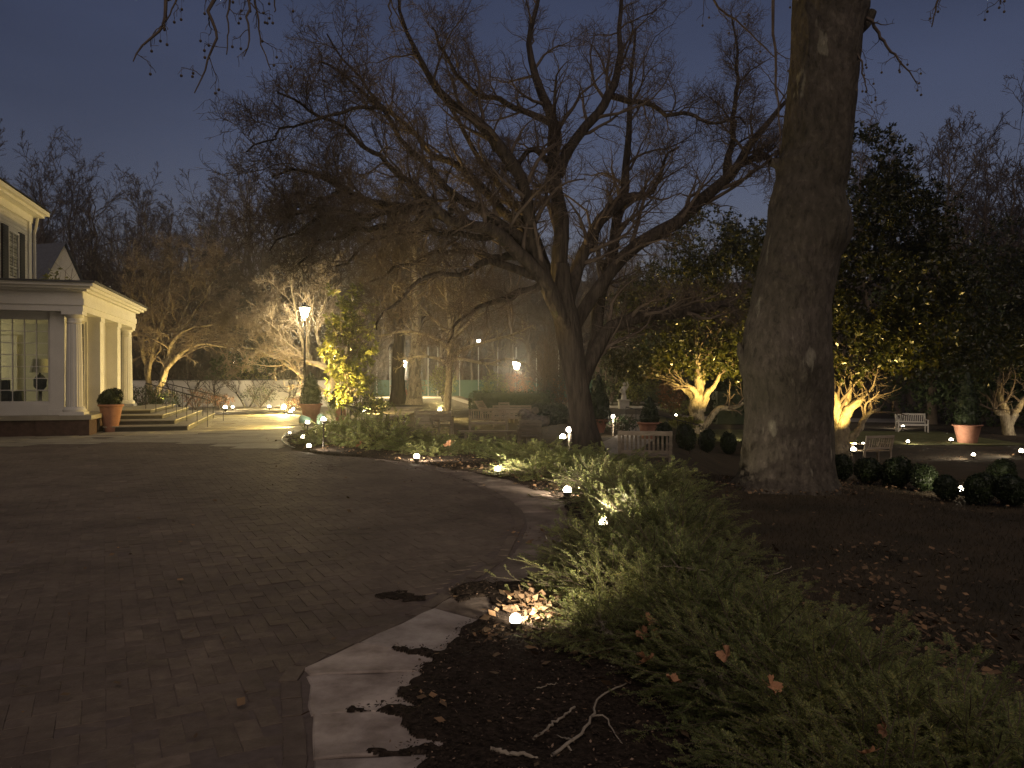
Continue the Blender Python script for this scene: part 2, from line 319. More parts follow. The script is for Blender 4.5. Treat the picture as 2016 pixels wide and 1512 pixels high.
def bare_tree(seed, H=12.0, tr=.25, crown0=.35, nmain=9, lm=.42, ang=.8, up=.25, ks=(7, 6, 5), twig=.012, fork=1, spread=1.0, lean=0.06):
    """trunk polyline(s) and vectorised generations of branches, in local coordinates: (trunk MB, crown MB)"""
    rng = np.random.RandomState(seed); tk = MB(); cr = MB(); tp = []; trd = []
    for s in range(fork):
        a = rng.uniform(0, 6.28); n = 14; z = np.linspace(-.15, H * .92, n); wv = np.cumsum(rng.normal(size=(n, 2)) * lean * H / n * 1.5, 0); wv -= wv[0]
        out = (np.linspace(0, 1, n) ** .8 * H * .33 * spread if fork > 1 else np.zeros(n))
        tp.append(np.stack([wv[:, 0] + np.cos(a + s * 6.28 / fork) * out, wv[:, 1] + np.sin(a + s * 6.28 / fork) * out, z], 1))
        rr = tr * (1 - np.linspace(0, 1, n) * .93); rr[0] *= 1.35; trd.append(rr * (1 if fork == 1 else .75))
    T = np.array(tp); TR = np.array(trd); tk.tubes(T, TR, 10)
    b1, r1 = spawn(rng, T, TR, nmain, crown0, .97, lm, ang, up, .16, 9, .55, .012, curve=.03, taper=.55)
    cr.tubes(b1, r1, 5)
    b2, r2 = spawn(rng, b1, r1, ks[0], .2, 1, .45, .7, .12, .2, 6, .6, twig * .8, curve=.02); cr.tubes(b2, r2, 4)
    b3, r3 = spawn(rng, b2, r2, ks[1], .15, 1, .5, .7, .08, .2, 4, .6, twig * .6, rmax=twig * 2); cr.tubes(b3, r3, 3)
    if ks[2]:
        b4, r4 = spawn(rng, b3, r3, ks[2], .15, 1, .55, .6, .05, .2, 3, .7, twig * .45, rmax=twig); cr.tubes(b4, r4, 3)
    return tk, cr
def leaf_cloud(rng, blobs, n, ln, wd, per=6, shell=.55, hole=.35, hs=.9, out=.6, droop=0.0):
    """leaf whorls through a crown made of ellipsoid blobs [(x,y,z,rx,ry,rz)]; noise leaves gaps"""
    bl = np.array(blobs, float); vol = bl[:, 3] * bl[:, 4] * bl[:, 5]; bi = rng.choice(len(bl), n, p=vol / vol.sum()); b = bl[bi]
    d = norm(rng.normal(size=(n, 3))); r = (shell + (1 - shell) * rng.rand(n)) ** .7; p = b[:, :3] + d * r[:, None] * b[:, 3:]
    keep = np.array([mnoise.noise(Vector(q * hs)) > -hole for q in p]); p = p[keep]; d = d[keep]
    ax = norm(d * out + rng.normal(size=d.shape) * .6 + [0, 0, .15 - droop]); K = len(p)
    q = np.repeat(p, per, 0); a2 = np.repeat(ax, per, 0); rv = norm(np.cross(a2, rng.normal(size=a2.shape)))
    ld = norm(a2 * rng.uniform(.1, 1, (len(q), 1)) + rv); ld[:, 2] -= droop; nn = norm(a2 + rng.normal(size=a2.shape) * .5)
    mb = MB(); L = ln * rng.uniform(.7, 1.25, len(q)); mb.leaves(q, ld, nn, L, L * wd / ln); return mb
# ------------------------------------------------------------ ground
rng = np.random.RandomState(5)
gx = np.concatenate([np.linspace(-260, -40, 45)[:-1], np.linspace(-40, 40, 161), np.linspace(40, 260, 45)[1:]])
gy = np.concatenate([np.linspace(-30, 0, 16)[:-1], np.linspace(0, 60, 151), np.linspace(60, 300, 81)[1:]])
X, Y = np.meshgrid(gx, gy); Z = terrain(X, Y) - .025
nx, ny = len(gx), len(gy); ii = (np.arange(ny - 1)[:, None] * nx + np.arange(nx - 1)[None]).ravel()
me = mesh_np('ground', np.stack([X, Y, Z], -1), [np.stack([ii, ii + 1, ii + nx + 1, ii + nx], 1)], M['lawn'])
tag(link('ground', me), kind='structure')

EDY = [0, 3.15, 4.2, 4.6, 5.3, 6.8, 8.5, 10, 11.8, 13, 15.9, 17.4]
EDX = [-.6, -.83, -1.16, -.95, -.55, -.04, .15, -.02, -.53, -1.1, -3.2, -5.2]
def xe(y): return np.interp(y, EDY, EDX)
def yb(x): return np.interp(x, [-30, -11.9, -9.1, -5.2, -3], [17.2, 17.9, 19.3, 17.0, 16.2])
# brick driveway: herringbone pavers, each a bevelled block
mb = MB(); c8 = []; a0 = R_(28); ca, sa = math.cos(a0), math.sin(a0); W = .104
cent = []
for i in range(-260, 260):
    for j in range(-60, 300):
        r = (i - j) % 4
        if r == 0: cu, cv, hz = i + 1, j + .5, 1
        elif r == 3: cu, cv, hz = i + .5, j + 1, 0
        else: continue
        x = (cu * ca - cv * sa) * W - 4; y = (cu * sa + cv * ca) * W + 2
        if y < 1.2 or y > 20 or x < -15.5: continue
        cent.append((x, y, hz))
cent = np.array(cent); ok = (cent[:, 0] < xe(cent[:, 1]) - .14) & (cent[:, 1] < yb(cent[:, 0]) - .1); cent = cent[ok]
def paver(mb, cx, cy, hl, hw, ang, top, tilt):
    n = len(cx); g = .0012; bv = .0022
    lay = []
    for (dl, dz) in ((0, -.03), (0, -bv), (-bv, 0)):
        for sx, sy in ((-1, -1), (1, -1), (1, 1), (-1, 1)):
            lx = (hl - g + dl) * sx; ly = (hw - g + dl) * sy
            x = cx + lx * np.cos(ang) - ly * np.sin(ang); y = cy + lx * np.sin(ang) + ly * np.cos(ang)
            lay.append(np.stack([x, y, top + dz + tilt[:, 0] * lx + tilt[:, 1] * ly], 1))
    v = np.stack(lay, 1).reshape(-1, 3); f = []
    for l in (0, 4):
        for k in range(4): f.append([l + k, l + (k + 1) % 4, l + 4 + (k + 1) % 4, l + 4 + k])
    f.append([8, 9, 10, 11]); f = np.array(f)
    mb.add(v, (f[None] + (np.arange(n) * 12)[:, None, None]).reshape(-1, 4))
n = len(cent); ang = np.where(cent[:, 2] > .5, a0, a0 + math.pi / 2)
paver(mb, cent[:, 0], cent[:, 1], np.full(n, W), np.full(n, W / 2), ang, rng.normal(0, .0014, n) + .002 * np.sin(cent[:, 0] * .9) * np.sin(cent[:, 1] * .7), rng.normal(0, .0065, (n, 2)))
# soldier course along the curved edge
ed = [];
yy = np.linspace(1.2, 17.2, 4000); xx = xe(yy); xx = np.convolve(np.pad(xx, 40, 'edge'), np.ones(81) / 81, 'valid')
s = np.concatenate([[0], np.cumsum(np.hypot(np.diff(xx), np.diff(yy)))]); u = np.arange(.1, s[-1], .206)
ex = np.interp(u, s, xx); ey = np.interp(u, s, yy); et = np.arctan2(np.gradient(ey), np.gradient(ex))
paver(mb, ex - .055 * np.sin(et), ey + .055 * np.cos(et), np.full(len(u), .1), np.full(len(u), .05), et, rng.normal(.004, .003, len(u)), rng.normal(0, .02, (len(u), 2)))
tag(mb.build('brick_driveway', M['brick']), kind='structure')
# sand bed under all paving
mb = MB(); mb.box(-26, -4.6, 17, 43, -.05, -.005); mb.box(-16, .9, 1, 17.5, -.05, -.0035)
tag(mb.build('paving_bed', M['joint']), kind='structure')

# pale flagstone terrace in front of the house: irregular rectangular courses
mb = MB(); cx = []; cy = []; hl = []; hw = []
y = 16.4
while y < 42.5:
    h = rng.uniform(.45, .75); x = -25.0 + rng.uniform(0, .5)
    while x < -4.7:
        l = rng.uniform(.6, 1.15)
        if y > yb(x + l / 2) - .05 and x + l < -4.65 - .25 * math.sin(y * .5): cx.append(x + l / 2); cy.append(y + h / 2); hl.append(l / 2); hw.append(h / 2)
        x += l
    y += h
n = len(cx); paver(mb, np.array(cx), np.array(cy), np.array(hl) - .004, np.array(hw) - .004, np.zeros(n), rng.normal(.004, .003, n), rng.normal(0, .004, (n, 2)))
tag(mb.build('flagstone_terrace', M['patio']), kind='structure')

# border flags between bricks and bed
FL = [[(592, 1320), (704, 1267), (765, 1276), (905, 1300), (870, 1322), (602, 1332)], [(602, 1332), (870, 1322), (900, 1395), (609, 1412)],
      [(609, 1412), (900, 1395), (910, 1482), (614, 1500)], [(614, 1500), (910, 1482), (930, 1640), (622, 1680)],
      [(704, 1267), (852, 1198), (945, 1222), (905, 1300), (765, 1276)], [(852, 1198), (952, 1140), (1075, 1152), (945, 1222)], [(952, 1140), (1012, 1090), (1130, 1102), (1075, 1152)],
      [(1012, 1090), (1037, 1040), (1160, 1052), (1130, 1102)], [(1037, 1040), (1030, 1010), (1150, 1005), (1160, 1052)], [(1030, 1010), (1004, 985), (1110, 968), (1150, 1005)],
      [(1004, 985), (942, 952), (1040, 935), (1110, 968)], [(942, 952), (882, 932), (960, 916), (1040, 935)], [(882, 932), (780, 911), (840, 900), (960, 916)]]
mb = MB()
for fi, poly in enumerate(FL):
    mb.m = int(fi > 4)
    q = np.array([G(px, py, 0)[:2] for px, py in poly]); c = q.mean(0)
    # wobble the outline a little and shrink for the joint
    o = []
    for a, b in zip(q, np.roll(q, -1, 0)):
        k = max(2, int(np.linalg.norm(b - a) / .12))
        for t in np.linspace(0, 1, k, endpoint=False): o.append(a + (b - a) * t + rng.normal(0, .006, 2))
    o = np.array(o); d = c - o; dn = d / np.linalg.norm(d, axis=1, keepdims=True)
    m_ = len(o); top = .006 + rng.normal(0, .002)
    rings = [np.c_[o + dn * .010, np.full(m_, -.03)], np.c_[o + dn * .011, np.full(m_, top - .007)], np.c_[o + dn * .02, np.full(m_, top)]]
    v = np.vstack(rings + [np.array([[c[0], c[1], top]])]); j = np.arange(m_); j2 = (j + 1) % m_
    a, b = (j, j2)
    f = np.vstack([np.stack([l * m_ + a, l * m_ + b, (l + 1) * m_ + b, (l + 1) * m_ + a], 1) for l in (0, 1)])
    base = mb.n; mb.add(v, f); mb.f[3].append(np.stack([2 * m_ + a, 2 * m_ + b, np.full(m_, 3 * m_)], 1) + base); mb.mi[3].append(np.full(m_, mb.m))
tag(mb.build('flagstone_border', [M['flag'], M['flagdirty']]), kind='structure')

# mulch bed under the yews, lying over the flags with a ragged edge
MP = [(660, 838), (600, 846), (565, 862), (572, 886), (640, 896), (700, 899), (820, 913), (950, 936), (1045, 960), (1110, 990), (1128, 1030), (1085, 1120), (1035, 1150), (940, 1150), (878, 1160), (886, 1190), (962, 1183), (985, 1206), (900, 1240), (866, 1284), (768, 1281), (856, 1302), (775, 1350), (800, 1386), (668, 1409), (806, 1409), (838, 1465), (706, 1494), (812, 1506), (770, 1760),
      (2600, 1760), (2300, 1480), (2016, 1400), (1750, 1290), (1560, 1180), (1430, 1050), (1370, 960), (1300, 915), (1180, 885), (1000, 868), (800, 852)]
mp = np.array([G(px, py, 0)[:2] for px, py in MP])
def inpoly(x, y, pl):
    r = np.zeros(x.shape, bool)
    for (x1, y1), (x2, y2) in zip(pl, np.roll(pl, -1, 0)):
        c = ((y1 > y) != (y2 > y)) & (x < (x2 - x1) * (y - y1) / (y2 - y1 + 1e-12) + x1); r ^= c
    return r
def sheet(name, pl, step, mt, hgt, seed, jag=.10, ylim=(-99, 99)):
    x0, y0 = pl.min(0) - .2; x1, y1 = pl.max(0) + .2; y0 = max(y0, ylim[0]); y1 = min(y1, ylim[1])
    ax = np.arange(x0, x1, step); ay = np.arange(y0, y1, step); X, Y = np.meshgrid(ax, ay)
    nz = np.array([mnoise.fractal(Vector((a * 3.1, b * 3.1, seed)), 1, 2, 4) for a, b in zip(X.ravel(), Y.ravel())]).reshape(X.shape)
    n2 = np.array([mnoise.fractal(Vector((a * 3.1 + 7, b * 3.1, seed)), 1, 2, 4) for a, b in zip(X.ravel(), Y.ravel())]).reshape(X.shape)
    n4 = np.array([mnoise.fractal(Vector((a * 11, b * 11, seed + 4)), 1, 2, 3) for a, b in zip(X.ravel(), Y.ravel())]).reshape(X.shape); ins = inpoly(X + (nz + .35 * n4) * jag, Y + (n2 - .35 * n4) * jag, pl)
    n3 = np.array([mnoise.noise(Vector((a * 9, b * 9, seed))) for a, b in zip(X.ravel(), Y.ravel())]).reshape(X.shape)
    Z = terrain(X, Y) + hgt + nz * .012 + n3 * .012
    # the rim thins out
    inn = ins.copy()
    for dy, dx in ((0, 1), (0, -1), (1, 0), (-1, 0)): inn &= np.roll(ins, (dy, dx), (0, 1))
    Z = np.where(inn, Z, terrain(X, Y) + .007)
    f = ins[:-1, :-1] & ins[1:, :-1] & ins[:-1, 1:] & ins[1:, 1:]; nx = X.shape[1]
    i, j = np.nonzero(f); k = i * nx + j
    fc = np.stack([k, k + 1, k + nx + 1, k + nx], 1); used, inv = np.unique(fc, return_inverse=True)
    return mesh_np(name, np.stack([X, Y, Z], -1).reshape(-1, 3)[used], [inv.reshape(-1, 4)], mt)
sp = np.array([G(px, py, 0)[:2] for px, py in ((762, 1178), (800, 1168), (836, 1168), (852, 1180), (800, 1188), (775, 1188))])
tag(link('soil_patch', sheet('soil_patch', sp, .0125, M['mulch'], .010, 5.1, jag=.22)), kind='structure')
tag(link('mulch_bed', sheet('mulch_bed', mp, .024, M['mulch'], .022, 1.7, ylim=(5.6, 99))), kind='structure')
tag(link('near_mulch_bed', sheet('mulch_bed', mp, .0125, M['mulch'], .022, 1.7, ylim=(2.3, 5.62))), kind='structure')
# dark gritty path beyond the hedge and the pale path by the statue
def ribbon(name, pts, wd, mt, dz=.012):
    pts = np.array(pts, float); pp, _ = resample(np.c_[pts, 0 * pts[:, :1]], np.ones(len(pts)), 40); pp = pp[:, :2]
    t = norm(np.gradient(pp, axis=0)); nn = np.stack([-t[:, 1], t[:, 0]], 1); v = []
    for k in np.linspace(-1, 1, 7): q = pp + nn * wd / 2 * k; v.append(np.c_[q, terrain(q[:, 0], q[:, 1]) + dz])
    v = np.stack(v, 1).reshape(-1, 3); i = (np.arange(39)[:, None] * 7 + np.arange(6)[None]).ravel()
    return tag(link(name, mesh_np(name, v, [np.stack([i, i + 7, i + 8, i + 1], 1)], mt)), kind='structure')
M['path'] = mat('gravel_path', (.24, .215, .18), (.36, .33, .28), 9, .95, .5, 60, world=True)
M['lawng'] = mat('green_lawn', (.085, .095, .03), (.15, .15, .055), 1.5, .95, .8, 60, detail=8, world=True)
ribbon('gravel_path', [(2.0, 17.8), (2.4, 20.5), (3.4, 24), (5, 30), (7, 44)], 1.5, M['path'])
ribbon('far_gravel_path', [(3, 57), (10, 55), (18, 52), (26, 50)], 5.0, M['path'])
ribbon('lower_lawn', [(7.2, 38), (11, 37.5), (16, 36.5), (22, 36)], 8.5, M['lawng'], .006)
ribbon('pale_drive', [(-18, 62), (-8, 62.5), (2, 63), (12, 64)], 5.5, M['path'], .012)

# ------------------------------------------------------------ white house with columned portico
HR = math.atan2(.289, 1)
C0 = G(165, 856, 0)
house = thing('white_house', 'large white house with a columned portico, glazed sunroom and dark shutters', 'house', (C0[0], C0[1], 0), HR)
m = MB(); m.box(-12, .12, -.28, 7.4, -.1, .44); m.box(-1.1, .22, -.4, .5, -.1, .44)
# small dark vent opening
fnd = m.build('foundation', M['brickwall'], house)
m = MB(); m.box(-2.6, -2.2, -.295, -.27, .1, .3); m.build('vent', M['iron'], fnd)
m = MB(); m.box(-12, .26, -.36, 7.5, .44, .56); m.box(-1.15, .28, -.44, .56, .442, .563); m.build('floor_slab', M['patio'], house)
def column(u, v, r=.21, z0=.56, z1=3.45):
    m = MB(); m.box(u - r * 1.45, u + r * 1.45, v - r * 1.45, v + r * 1.45, z0, z0 + .09)
    m.lathe([(r * 1.38, z0 + .09), (r * 1.42, z0 + .15), (r * 1.3, z0 + .2), (r * 1.1, z0 + .23)], 40, (u, v, 0))
    h = z1 - z0; k = 80; a = np.arange(k) * 2 * math.pi / k; fl = 1 - .045 * (np.cos(a * 20) > 0)
    zz = np.linspace(z0 + .23, z1 - .34, 12); tt = (zz - z0) / h; rr = r * (1.05 - .2 * tt ** 1.6)
    vv = np.stack([u + rr[:, None] * fl * np.cos(a), v + rr[:, None] * fl * np.sin(a), zz[:, None] + 0 * a], -1)
    i = np.arange(11)[:, None] * k; j = np.arange(k)[None]; j2 = (j + 1) % k
    m.add(vv.reshape(-1, 3), np.stack([i + j, i + j2, i + k + j2, i + k + j], -1).reshape(-1, 4))
    rt = r * .86
    m.lathe([(rt, z1 - .34), (rt * 1.1, z1 - .31), (rt * 1.02, z1 - .28), (rt * 1.02, z1 - .18), (rt * 1.25, z1 - .14), (rt * 1.38, z1 - .09)], 40, (u, v, 0))
    m.box(u - r * 1.25, u + r * 1.25, v - r * 1.25, v + r * 1.25, z1 - .09, z1)
    m.build('column', M['white'], house)
column(-.24, .02); column(-.24, 7.1)
for v in (2.3, 4.75):
    m = MB(); m.box(-.52, -.02, v - .25, v + .25, .56, 3.45); m.box(-.55, .01, v - .28, v + .28, .562, .70); m.box(-.55, .01, v - .28, v + .28, 3.32, 3.452); m.build('pilaster', M['white'], house)
m = MB(); m.box(-.86, -.5, .06, .42, .56, 3.45); m.box(-.9, -.46, .02, .46, .562, .72); m.build('pilaster', M['white'], house)
# entablature and cornice
m = MB()
for (e, z0, z1) in ((0, 3.45, 3.62), (.03, 3.62, 3.8), (.0, 3.8, 4.0), (.12, 4.0, 4.06), (.24, 4.06, 4.13), (.32, 4.13, 4.22)):
    m.box(-12, .04 + e, -.24 - e, 7.4 + e, z0 + .0008, z1)
ent = m.build('entablature', M['white'], house)
m = MB(); m.box(-12, .42, -.62, 7.8, 4.221, 4.27); m.build('porch_roof', M['copper'], house)
# sunroom glazing on the front: windows with muntins
def window(name, M_, w_, z0, z1, cols, rows, parent, fr=.07, mun=.022, dep=.09):
    """window in its own plane: M_ maps (along, depth, z) to the parent's coordinates"""
    m = MB(); m.box(0, fr, 0, dep, z0, z1, M_); m.box(w_ - fr, w_, 0, dep, z0, z1, M_); m.box(fr, w_ - fr, .001, dep - .001, z0, z0 + fr * 1.3, M_); m.box(fr, w_ - fr, .001, dep - .001, z1 - fr, z1, M_)
    for i in range(1, cols): x = fr + (w_ - 2 * fr) * i / cols; m.box(x - mun / 2, x + mun / 2, .02, dep - .02, z0 + fr * 1.3, z1 - fr, M_)
    for j in range(1, rows): z = z0 + fr + (z1 - z0 - 2 * fr) * j / rows; m.box(fr, w_ - fr, .021, dep - .021, z - mun / 2, z + mun / 2, M_)
    f = m.build(name, M['white'], parent)
    g = MB(); g.box(fr, w_ - fr, dep * .5 - .003, dep * .5 + .003, z0 + fr, z1 - fr, M_); g.build('pane', M['glass'], f); return f
def mfront(u0, v0): return lambda v: np.stack([u0 + v[:, 0], v0 + v[:, 1], v[:, 2]], 1)
def mside(u0, v0): return lambda v: np.stack([u0 - v[:, 1], v0 + v[:, 0], v[:, 2]], 1)
for k in range(5):
    window('window', mfront(-.86 - 1.42 * (k + 1) + .1, .16), 1.32, .86, 3.3, 4, 7, house)
m = MB()
for k in range(6): u = -.86 - 1.42 * k + (.0 if k else 0); m.box(u - .1 if k else u - .001, u, .14, .3, .86, 3.3)
m.box(-8, -.862, .12, .32, .56, .86); m.box(-8, -.862, .12, .32, 3.3, 3.449); m.build('sunroom_frame', M['white'], house)
for v0 in (.55, 2.62, 5.07):
    window('side_window', mside(-.42, v0), 1.4, .66, 3.3, 3, 6, house)
m = MB(); m.box(-.5, -.36, .42, .549, .562, 3.448); m.box(-.5, -.36, 1.951, 2.05, .562, 3.448); m.box(-.5, -.36, 2.551, 2.619, .562, 3.448); m.box(-.5, -.36, 4.021, 4.5, .562, 3.448); m.box(-.5, -.36, 5.001, 5.069, .562, 3.448); m.box(-.5, -.36, 6.471, 6.8, .562, 3.448)
m.box(-.501, -.361, .549, 6.471, 3.3, 3.447); m.box(-.501, -.361, .549, 6.471, .563, .66); m.build('side_wall', M['white'], house)
# room behind the glass
m = MB(); m.box(-8, -.55, 4.9, 5.0, .56, 3.44); m.box(-8.1, -8, .32, 5.0, .56, 3.44); m.box(-8, -.55, .33, 4.9, 3.40, 3.44); m.build('interior_wall', M['interior'], house)
m = MB()
for u in (-6.9, -5.5, -4.2): m.box(u, u + .16, 4.84, 4.899, .56, 3.0); m.box(u + .16, u + .95, 4.85, 4.899, 2.85, 3.0); m.box(u + .95, u + 1.11, 4.84, 4.899, .56, 3.0)
m.build('interior_door_frame', M['white'], house)
# main block behind the sunroom
m = MB(); m.box(-11, -2.5, -9, 4.1, 4.0, 6.75)
for k in range(24): z = 4.28 + k * .105; m.box(-2.5, -2.488 + .004, -9, 4.1, z, z + .088)
m.build('wall', M['siding'], house)
m = MB(); m.box(-2.487, -2.44, 3.86, 4.13, 4.27, 6.6); m.build('corner_board', M['white'], house)
m = MB(); m.box(-11.4, -2.42, -9.2, 4.2, 6.6, 6.82); m.box(-11.5, -2.15, -9.4, 4.4, 6.82, 6.9); m.box(-11.5, -2.02, -9.5, 4.5, 6.9, 7.02); cor = m.build('cornice', M['white'], house)
m = MB(); m.add([[-1.95, -9.6, 7.03], [-1.95, 4.56, 7.03], [-11.6, 4.56, 7.03], [-11.6, -9.6, 7.03], [-6.7, -4, 9.5], [-6.7, -1, 9.5]], [[0, 1, 5, 4], [2, 3, 4, 5]]); m.add([[-1.95, 4.56, 7.03], [-11.6, 4.56, 7.03], [-6.7, -1, 9.5], [-11.6, -9.6, 7.03], [-1.95, -9.6, 7.03], [-6.7, -4, 9.5]], [[0, 1, 2], [3, 4, 5]]); m.build('roof', M['roof'], house)
for v0 in (1.98, -2.2):
    wn = window('upper_window', mside(-2.44, v0), .95, 4.55, 6.05, 2, 4, house)
    for s_ in (-.5, .97):
        m = MB(); m.box(-2.49, -2.43, v0 + s_, v0 + s_ + .47, 4.5, 6.1)
        for k in range(18): z = 4.58 + k * .082; m.box(-2.431, -2.42, v0 + s_ + .05, v0 + s_ + .42, z, z + .05)
        m.build('shutter', M['shutter'], house)
# downpipe at the corner
m = MB(); m.tube([(-2.30, 4.22, 6.8), (-2.34, 4.20, 6.5), (-2.38, 4.18, 6.3), (-2.38, 4.18, 4.3)], .045, 8); m.build('downpipe', M['siding'], house)
# round-arched glazed corner light low on the porch wall
# steps: a pyramid of four stone treads
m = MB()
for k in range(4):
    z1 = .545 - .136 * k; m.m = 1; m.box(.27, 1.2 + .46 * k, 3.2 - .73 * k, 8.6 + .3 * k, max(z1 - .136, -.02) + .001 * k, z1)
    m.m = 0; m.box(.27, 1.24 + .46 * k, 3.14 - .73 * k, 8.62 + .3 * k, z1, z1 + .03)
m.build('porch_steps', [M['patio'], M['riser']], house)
def hp(u, v, z=0):   # house coordinates -> world
    c, s_ = math.cos(HR), math.sin(HR); return (C0[0] + u * c - v * s_, C0[1] + u * s_ + v * c, z)

# railings
def handrail(name, label, pts, post_idx=None, base=None, curl=True):
    t = thing(name, label, 'handrail', tuple(base if base is not None else pts[0][0]))
    b0 = np.array(t.location); m = MB(); top = [np.array(p[1]) - b0 for p in pts]
    m.tube(top, .02, 8)
    if curl: a = top[-1]; d = norm(top[-1] - top[-2]); m.tube([a, a + d * .08 + np.array([0, 0, -.02]), a + d * .11 + np.array([0, 0, -.08]), a + d * .06 + np.array([0, 0, -.12])], .017, 6)
    m.build('rail', M['iron'], t, True)
    for p in pts:
        m = MB(); m.tube([np.array(p[0]) - b0, np.array(p[1]) - b0], .013, 6); m.build('post', M['iron'], t, True)
    return t
def run(a, b, n, za, zb): # feet from a to b (world), heights
    return [(np.array(a) + (np.array(b) - np.array(a)) * k / (n - 1), np.array(a) + (np.array(b) - np.array(a)) * k / (n - 1) + np.array([0, 0, za + (zb - za) * k / (n - 1)])) for k in range(n)]
A = np.array(hp(1.0, 3.6, .55)); B = np.array(hp(3.0, 2.6, .0))
handrail('handrail', 'thin black iron handrail on the near side of the porch steps', run(A, B, 7, .88, .9))
A = np.array(hp(1.0, 7.0, .55)); B = np.array(hp(3.2, 6.2, .0))
handrail('handrail', 'thin black iron handrail on the far side of the porch steps, beside the wall', run(A, B, 7, .88, .9))
A = np.array([-4.35, 19.6, 0]); B = np.array([-4.15, 25.4, -.5])
handrail('handrail', 'dark iron handrail going down beside the lit slender leafy tree', run(A, B, 7, .92, .9))
A = G(1216, 866); A = np.array([4.3, 29, tz(4.3, 29)]); B = np.array([6.6, 27.0, tz(6.6, 27) + .05])
handrail('handrail', 'dark iron handrail sloping down behind the terracotta tub', run(A, B, 8, 1.0, .8))

# garden wall
gw0 = P(230, 744, 43.5)[0]; gw1 = P(714, 744, 43.5)[0]
m = MB(); m.box(gw0, gw1, 43.5, 43.8, -.6, 1.46); wl = None
gwall = tag(m.build('garden_wall', M['wall_plaster']), 'long pale plastered garden wall behind the terrace', 'wall')
m = MB(); m.box(gw0 - .03, gw1 + .03, 43.46, 43.84, 1.461, 1.52); m.build('coping', M['copper'], gwall)
# gabled wing and its dormer
wg = P(122, 600, 46); wing = thing('gabled_wing', 'small white gabled building with a slate roof behind the portico', 'building', (wg[0], wg[1], 0), R_(-16))
m = MB(); m.box(-5, 0.0, -1.2, 1.6, 0, 7.2); m.add([[0, -1.2, 7.2], [0, 1.6, 7.2], [0, .2, 9.55]], [[0, 1, 2]]); m.build('wall', M['siding'], wing)
m = MB(); m.add([[.15, -1.5, 6.95], [.15, .2, 9.72], [-5.1, .2, 9.72], [-5.1, -1.5, 6.95], [.15, 1.9, 6.95], [-5.1, 1.9, 6.95]], [[0, 1, 2, 3], [1, 4, 5, 2]]); rf = m.build('roof', M['roof'], wing)
m = MB(); m.box(-3.2, -2.0, -1.55, 0, 7.5, 8.6); m.add([[-3.3, -1.62, 8.55], [-1.9, -1.62, 8.55], [-2.6, -1.62, 9.05], [-3.3, .2, 8.55], [-1.9, .2, 8.55], [-2.6, .2, 9.05]], [[0, 2, 5, 3], [1, 4, 5, 2]]); m.build('dormer', M['siding'], wing)
# ------------------------------------------------------------ lamps
def lamp_light(parent, loc, watts, col, target=None, angle=None, soft=.03, blend=.4):
    d = bpy.data.lights.new('lamp_light', 'SPOT' if target is not None else 'POINT'); d.energy = watts; d.color = col; d.shadow_soft_size = soft
    o = bpy.data.objects.new('lamp_light', d); COL.objects.link(o); o.parent = parent; o.location = loc
    if target is not None:
        d.spot_size = R_(angle); d.spot_blend = blend
        o.rotation_euler = Vector(target).to_track_quat('-Z', 'Y').to_euler()
    return o
WARM = (1, .80, .50); YEL = (1, .68, .20); WHT = (1, .84, .62)
def make_path_light(lens='lens'):
    t = thing('path_light', '', 'garden light')
    m = MB(); m.tube([(0, 0, -.3), (0, 0, .05)], .012, 6); m.build('stake', M['bronze'], t, True)
    m = MB(); m.lathe([(.001, .028), (.024, .030), (.034, .044), (.040, .070), (.038, .074), (.030, .062)], 14); m.build('housing', M['bronze'], t, True)
    m = MB(); m.ball((0, 0, .088), .037, 16, 11); m.build('lens', M[lens], t, True)
    return t
PL0 = make_path_light(); PL1 = make_path_light('lens_far'); PLN = [0, 0]
def path_light(p, label, aim=(0, .6, .8), watts=25, angle=125, scale=1.0, col=WHT, glow=0, group='small lights along the ground'):
    p = np.asarray(p, float)
    far = int(scale > 1.55); T0 = (PL0, PL1)[far]
    if PLN[far] == 0: t = T0; t.location = p; t.scale = (scale,) * 3; t['label'] = label; t['group'] = group
    else: t = dup(T0, p, 0, label, scale, group)
    PLN[far] += 1
    return t, p, aim, watts, angle, col, glow
def arm(rec):          # give the fitted light its lamp once all copies are made
    t, p, aim, watts, angle, col, glow = rec
    s = t.scale[0]
    lamp_light(t, (0, 0, .142), watts * 2.2, col, aim, angle, .02, .6)
recs = []
def PLT(px, py, label, z0=None, up=0.0, **k):
    p = G(px, py + 3, z0); p[2] += up; recs.append(path_light(p, label, **k)); return p
PLT(1015, 1245, 'small lit ground light nearest the camera, beside a pile of pale leaves', 0, aim=(.45, .75, .25), watts=26, angle=165, glow=.5)
PLT(1188, 1066, 'small lit ground light half sunk in the near yews, second from the camera', 0, up=.10, aim=(.5, .3, .5), watts=40, angle=165, scale=1.1, glow=1.3)
PLT(1117, 982, 'brightest lit ground light at the tip of the mulch bed, before the bright yew sprays', 0, aim=(.3, .8, .3), watts=85, angle=168, scale=1.5, glow=2.5)
PLT(980, 935, 'lit ground light by the curved brick edge, with dry leaves on its left', 0, aim=(.3, .8, .3), watts=75, angle=168, scale=1.3, glow=2.0)
PLT(820, 910, 'lit ground light below the yews at the edge of the bricks, left of the middle', 0, aim=(.2, .8, .25), watts=90, angle=168, scale=1.5, glow=2.5)
PLT(597, 869, 'lit ground light at the rounded end of the bed by the flagstones', 0, aim=(.5, .5, .3), watts=60, angle=168, scale=1.6, glow=2)
PLT(608, 886, 'lit ground light at the bed corner next to the bricks, below its twin', 0, aim=(.6, .4, .3), watts=50, angle=168, scale=1.4, glow=1.5)
PLT(570, 855, 'tiny lit ground light at the flagstone edge, above the hose loop', 0, aim=(.5, .5, .6), watts=10, angle=140, scale=.9)
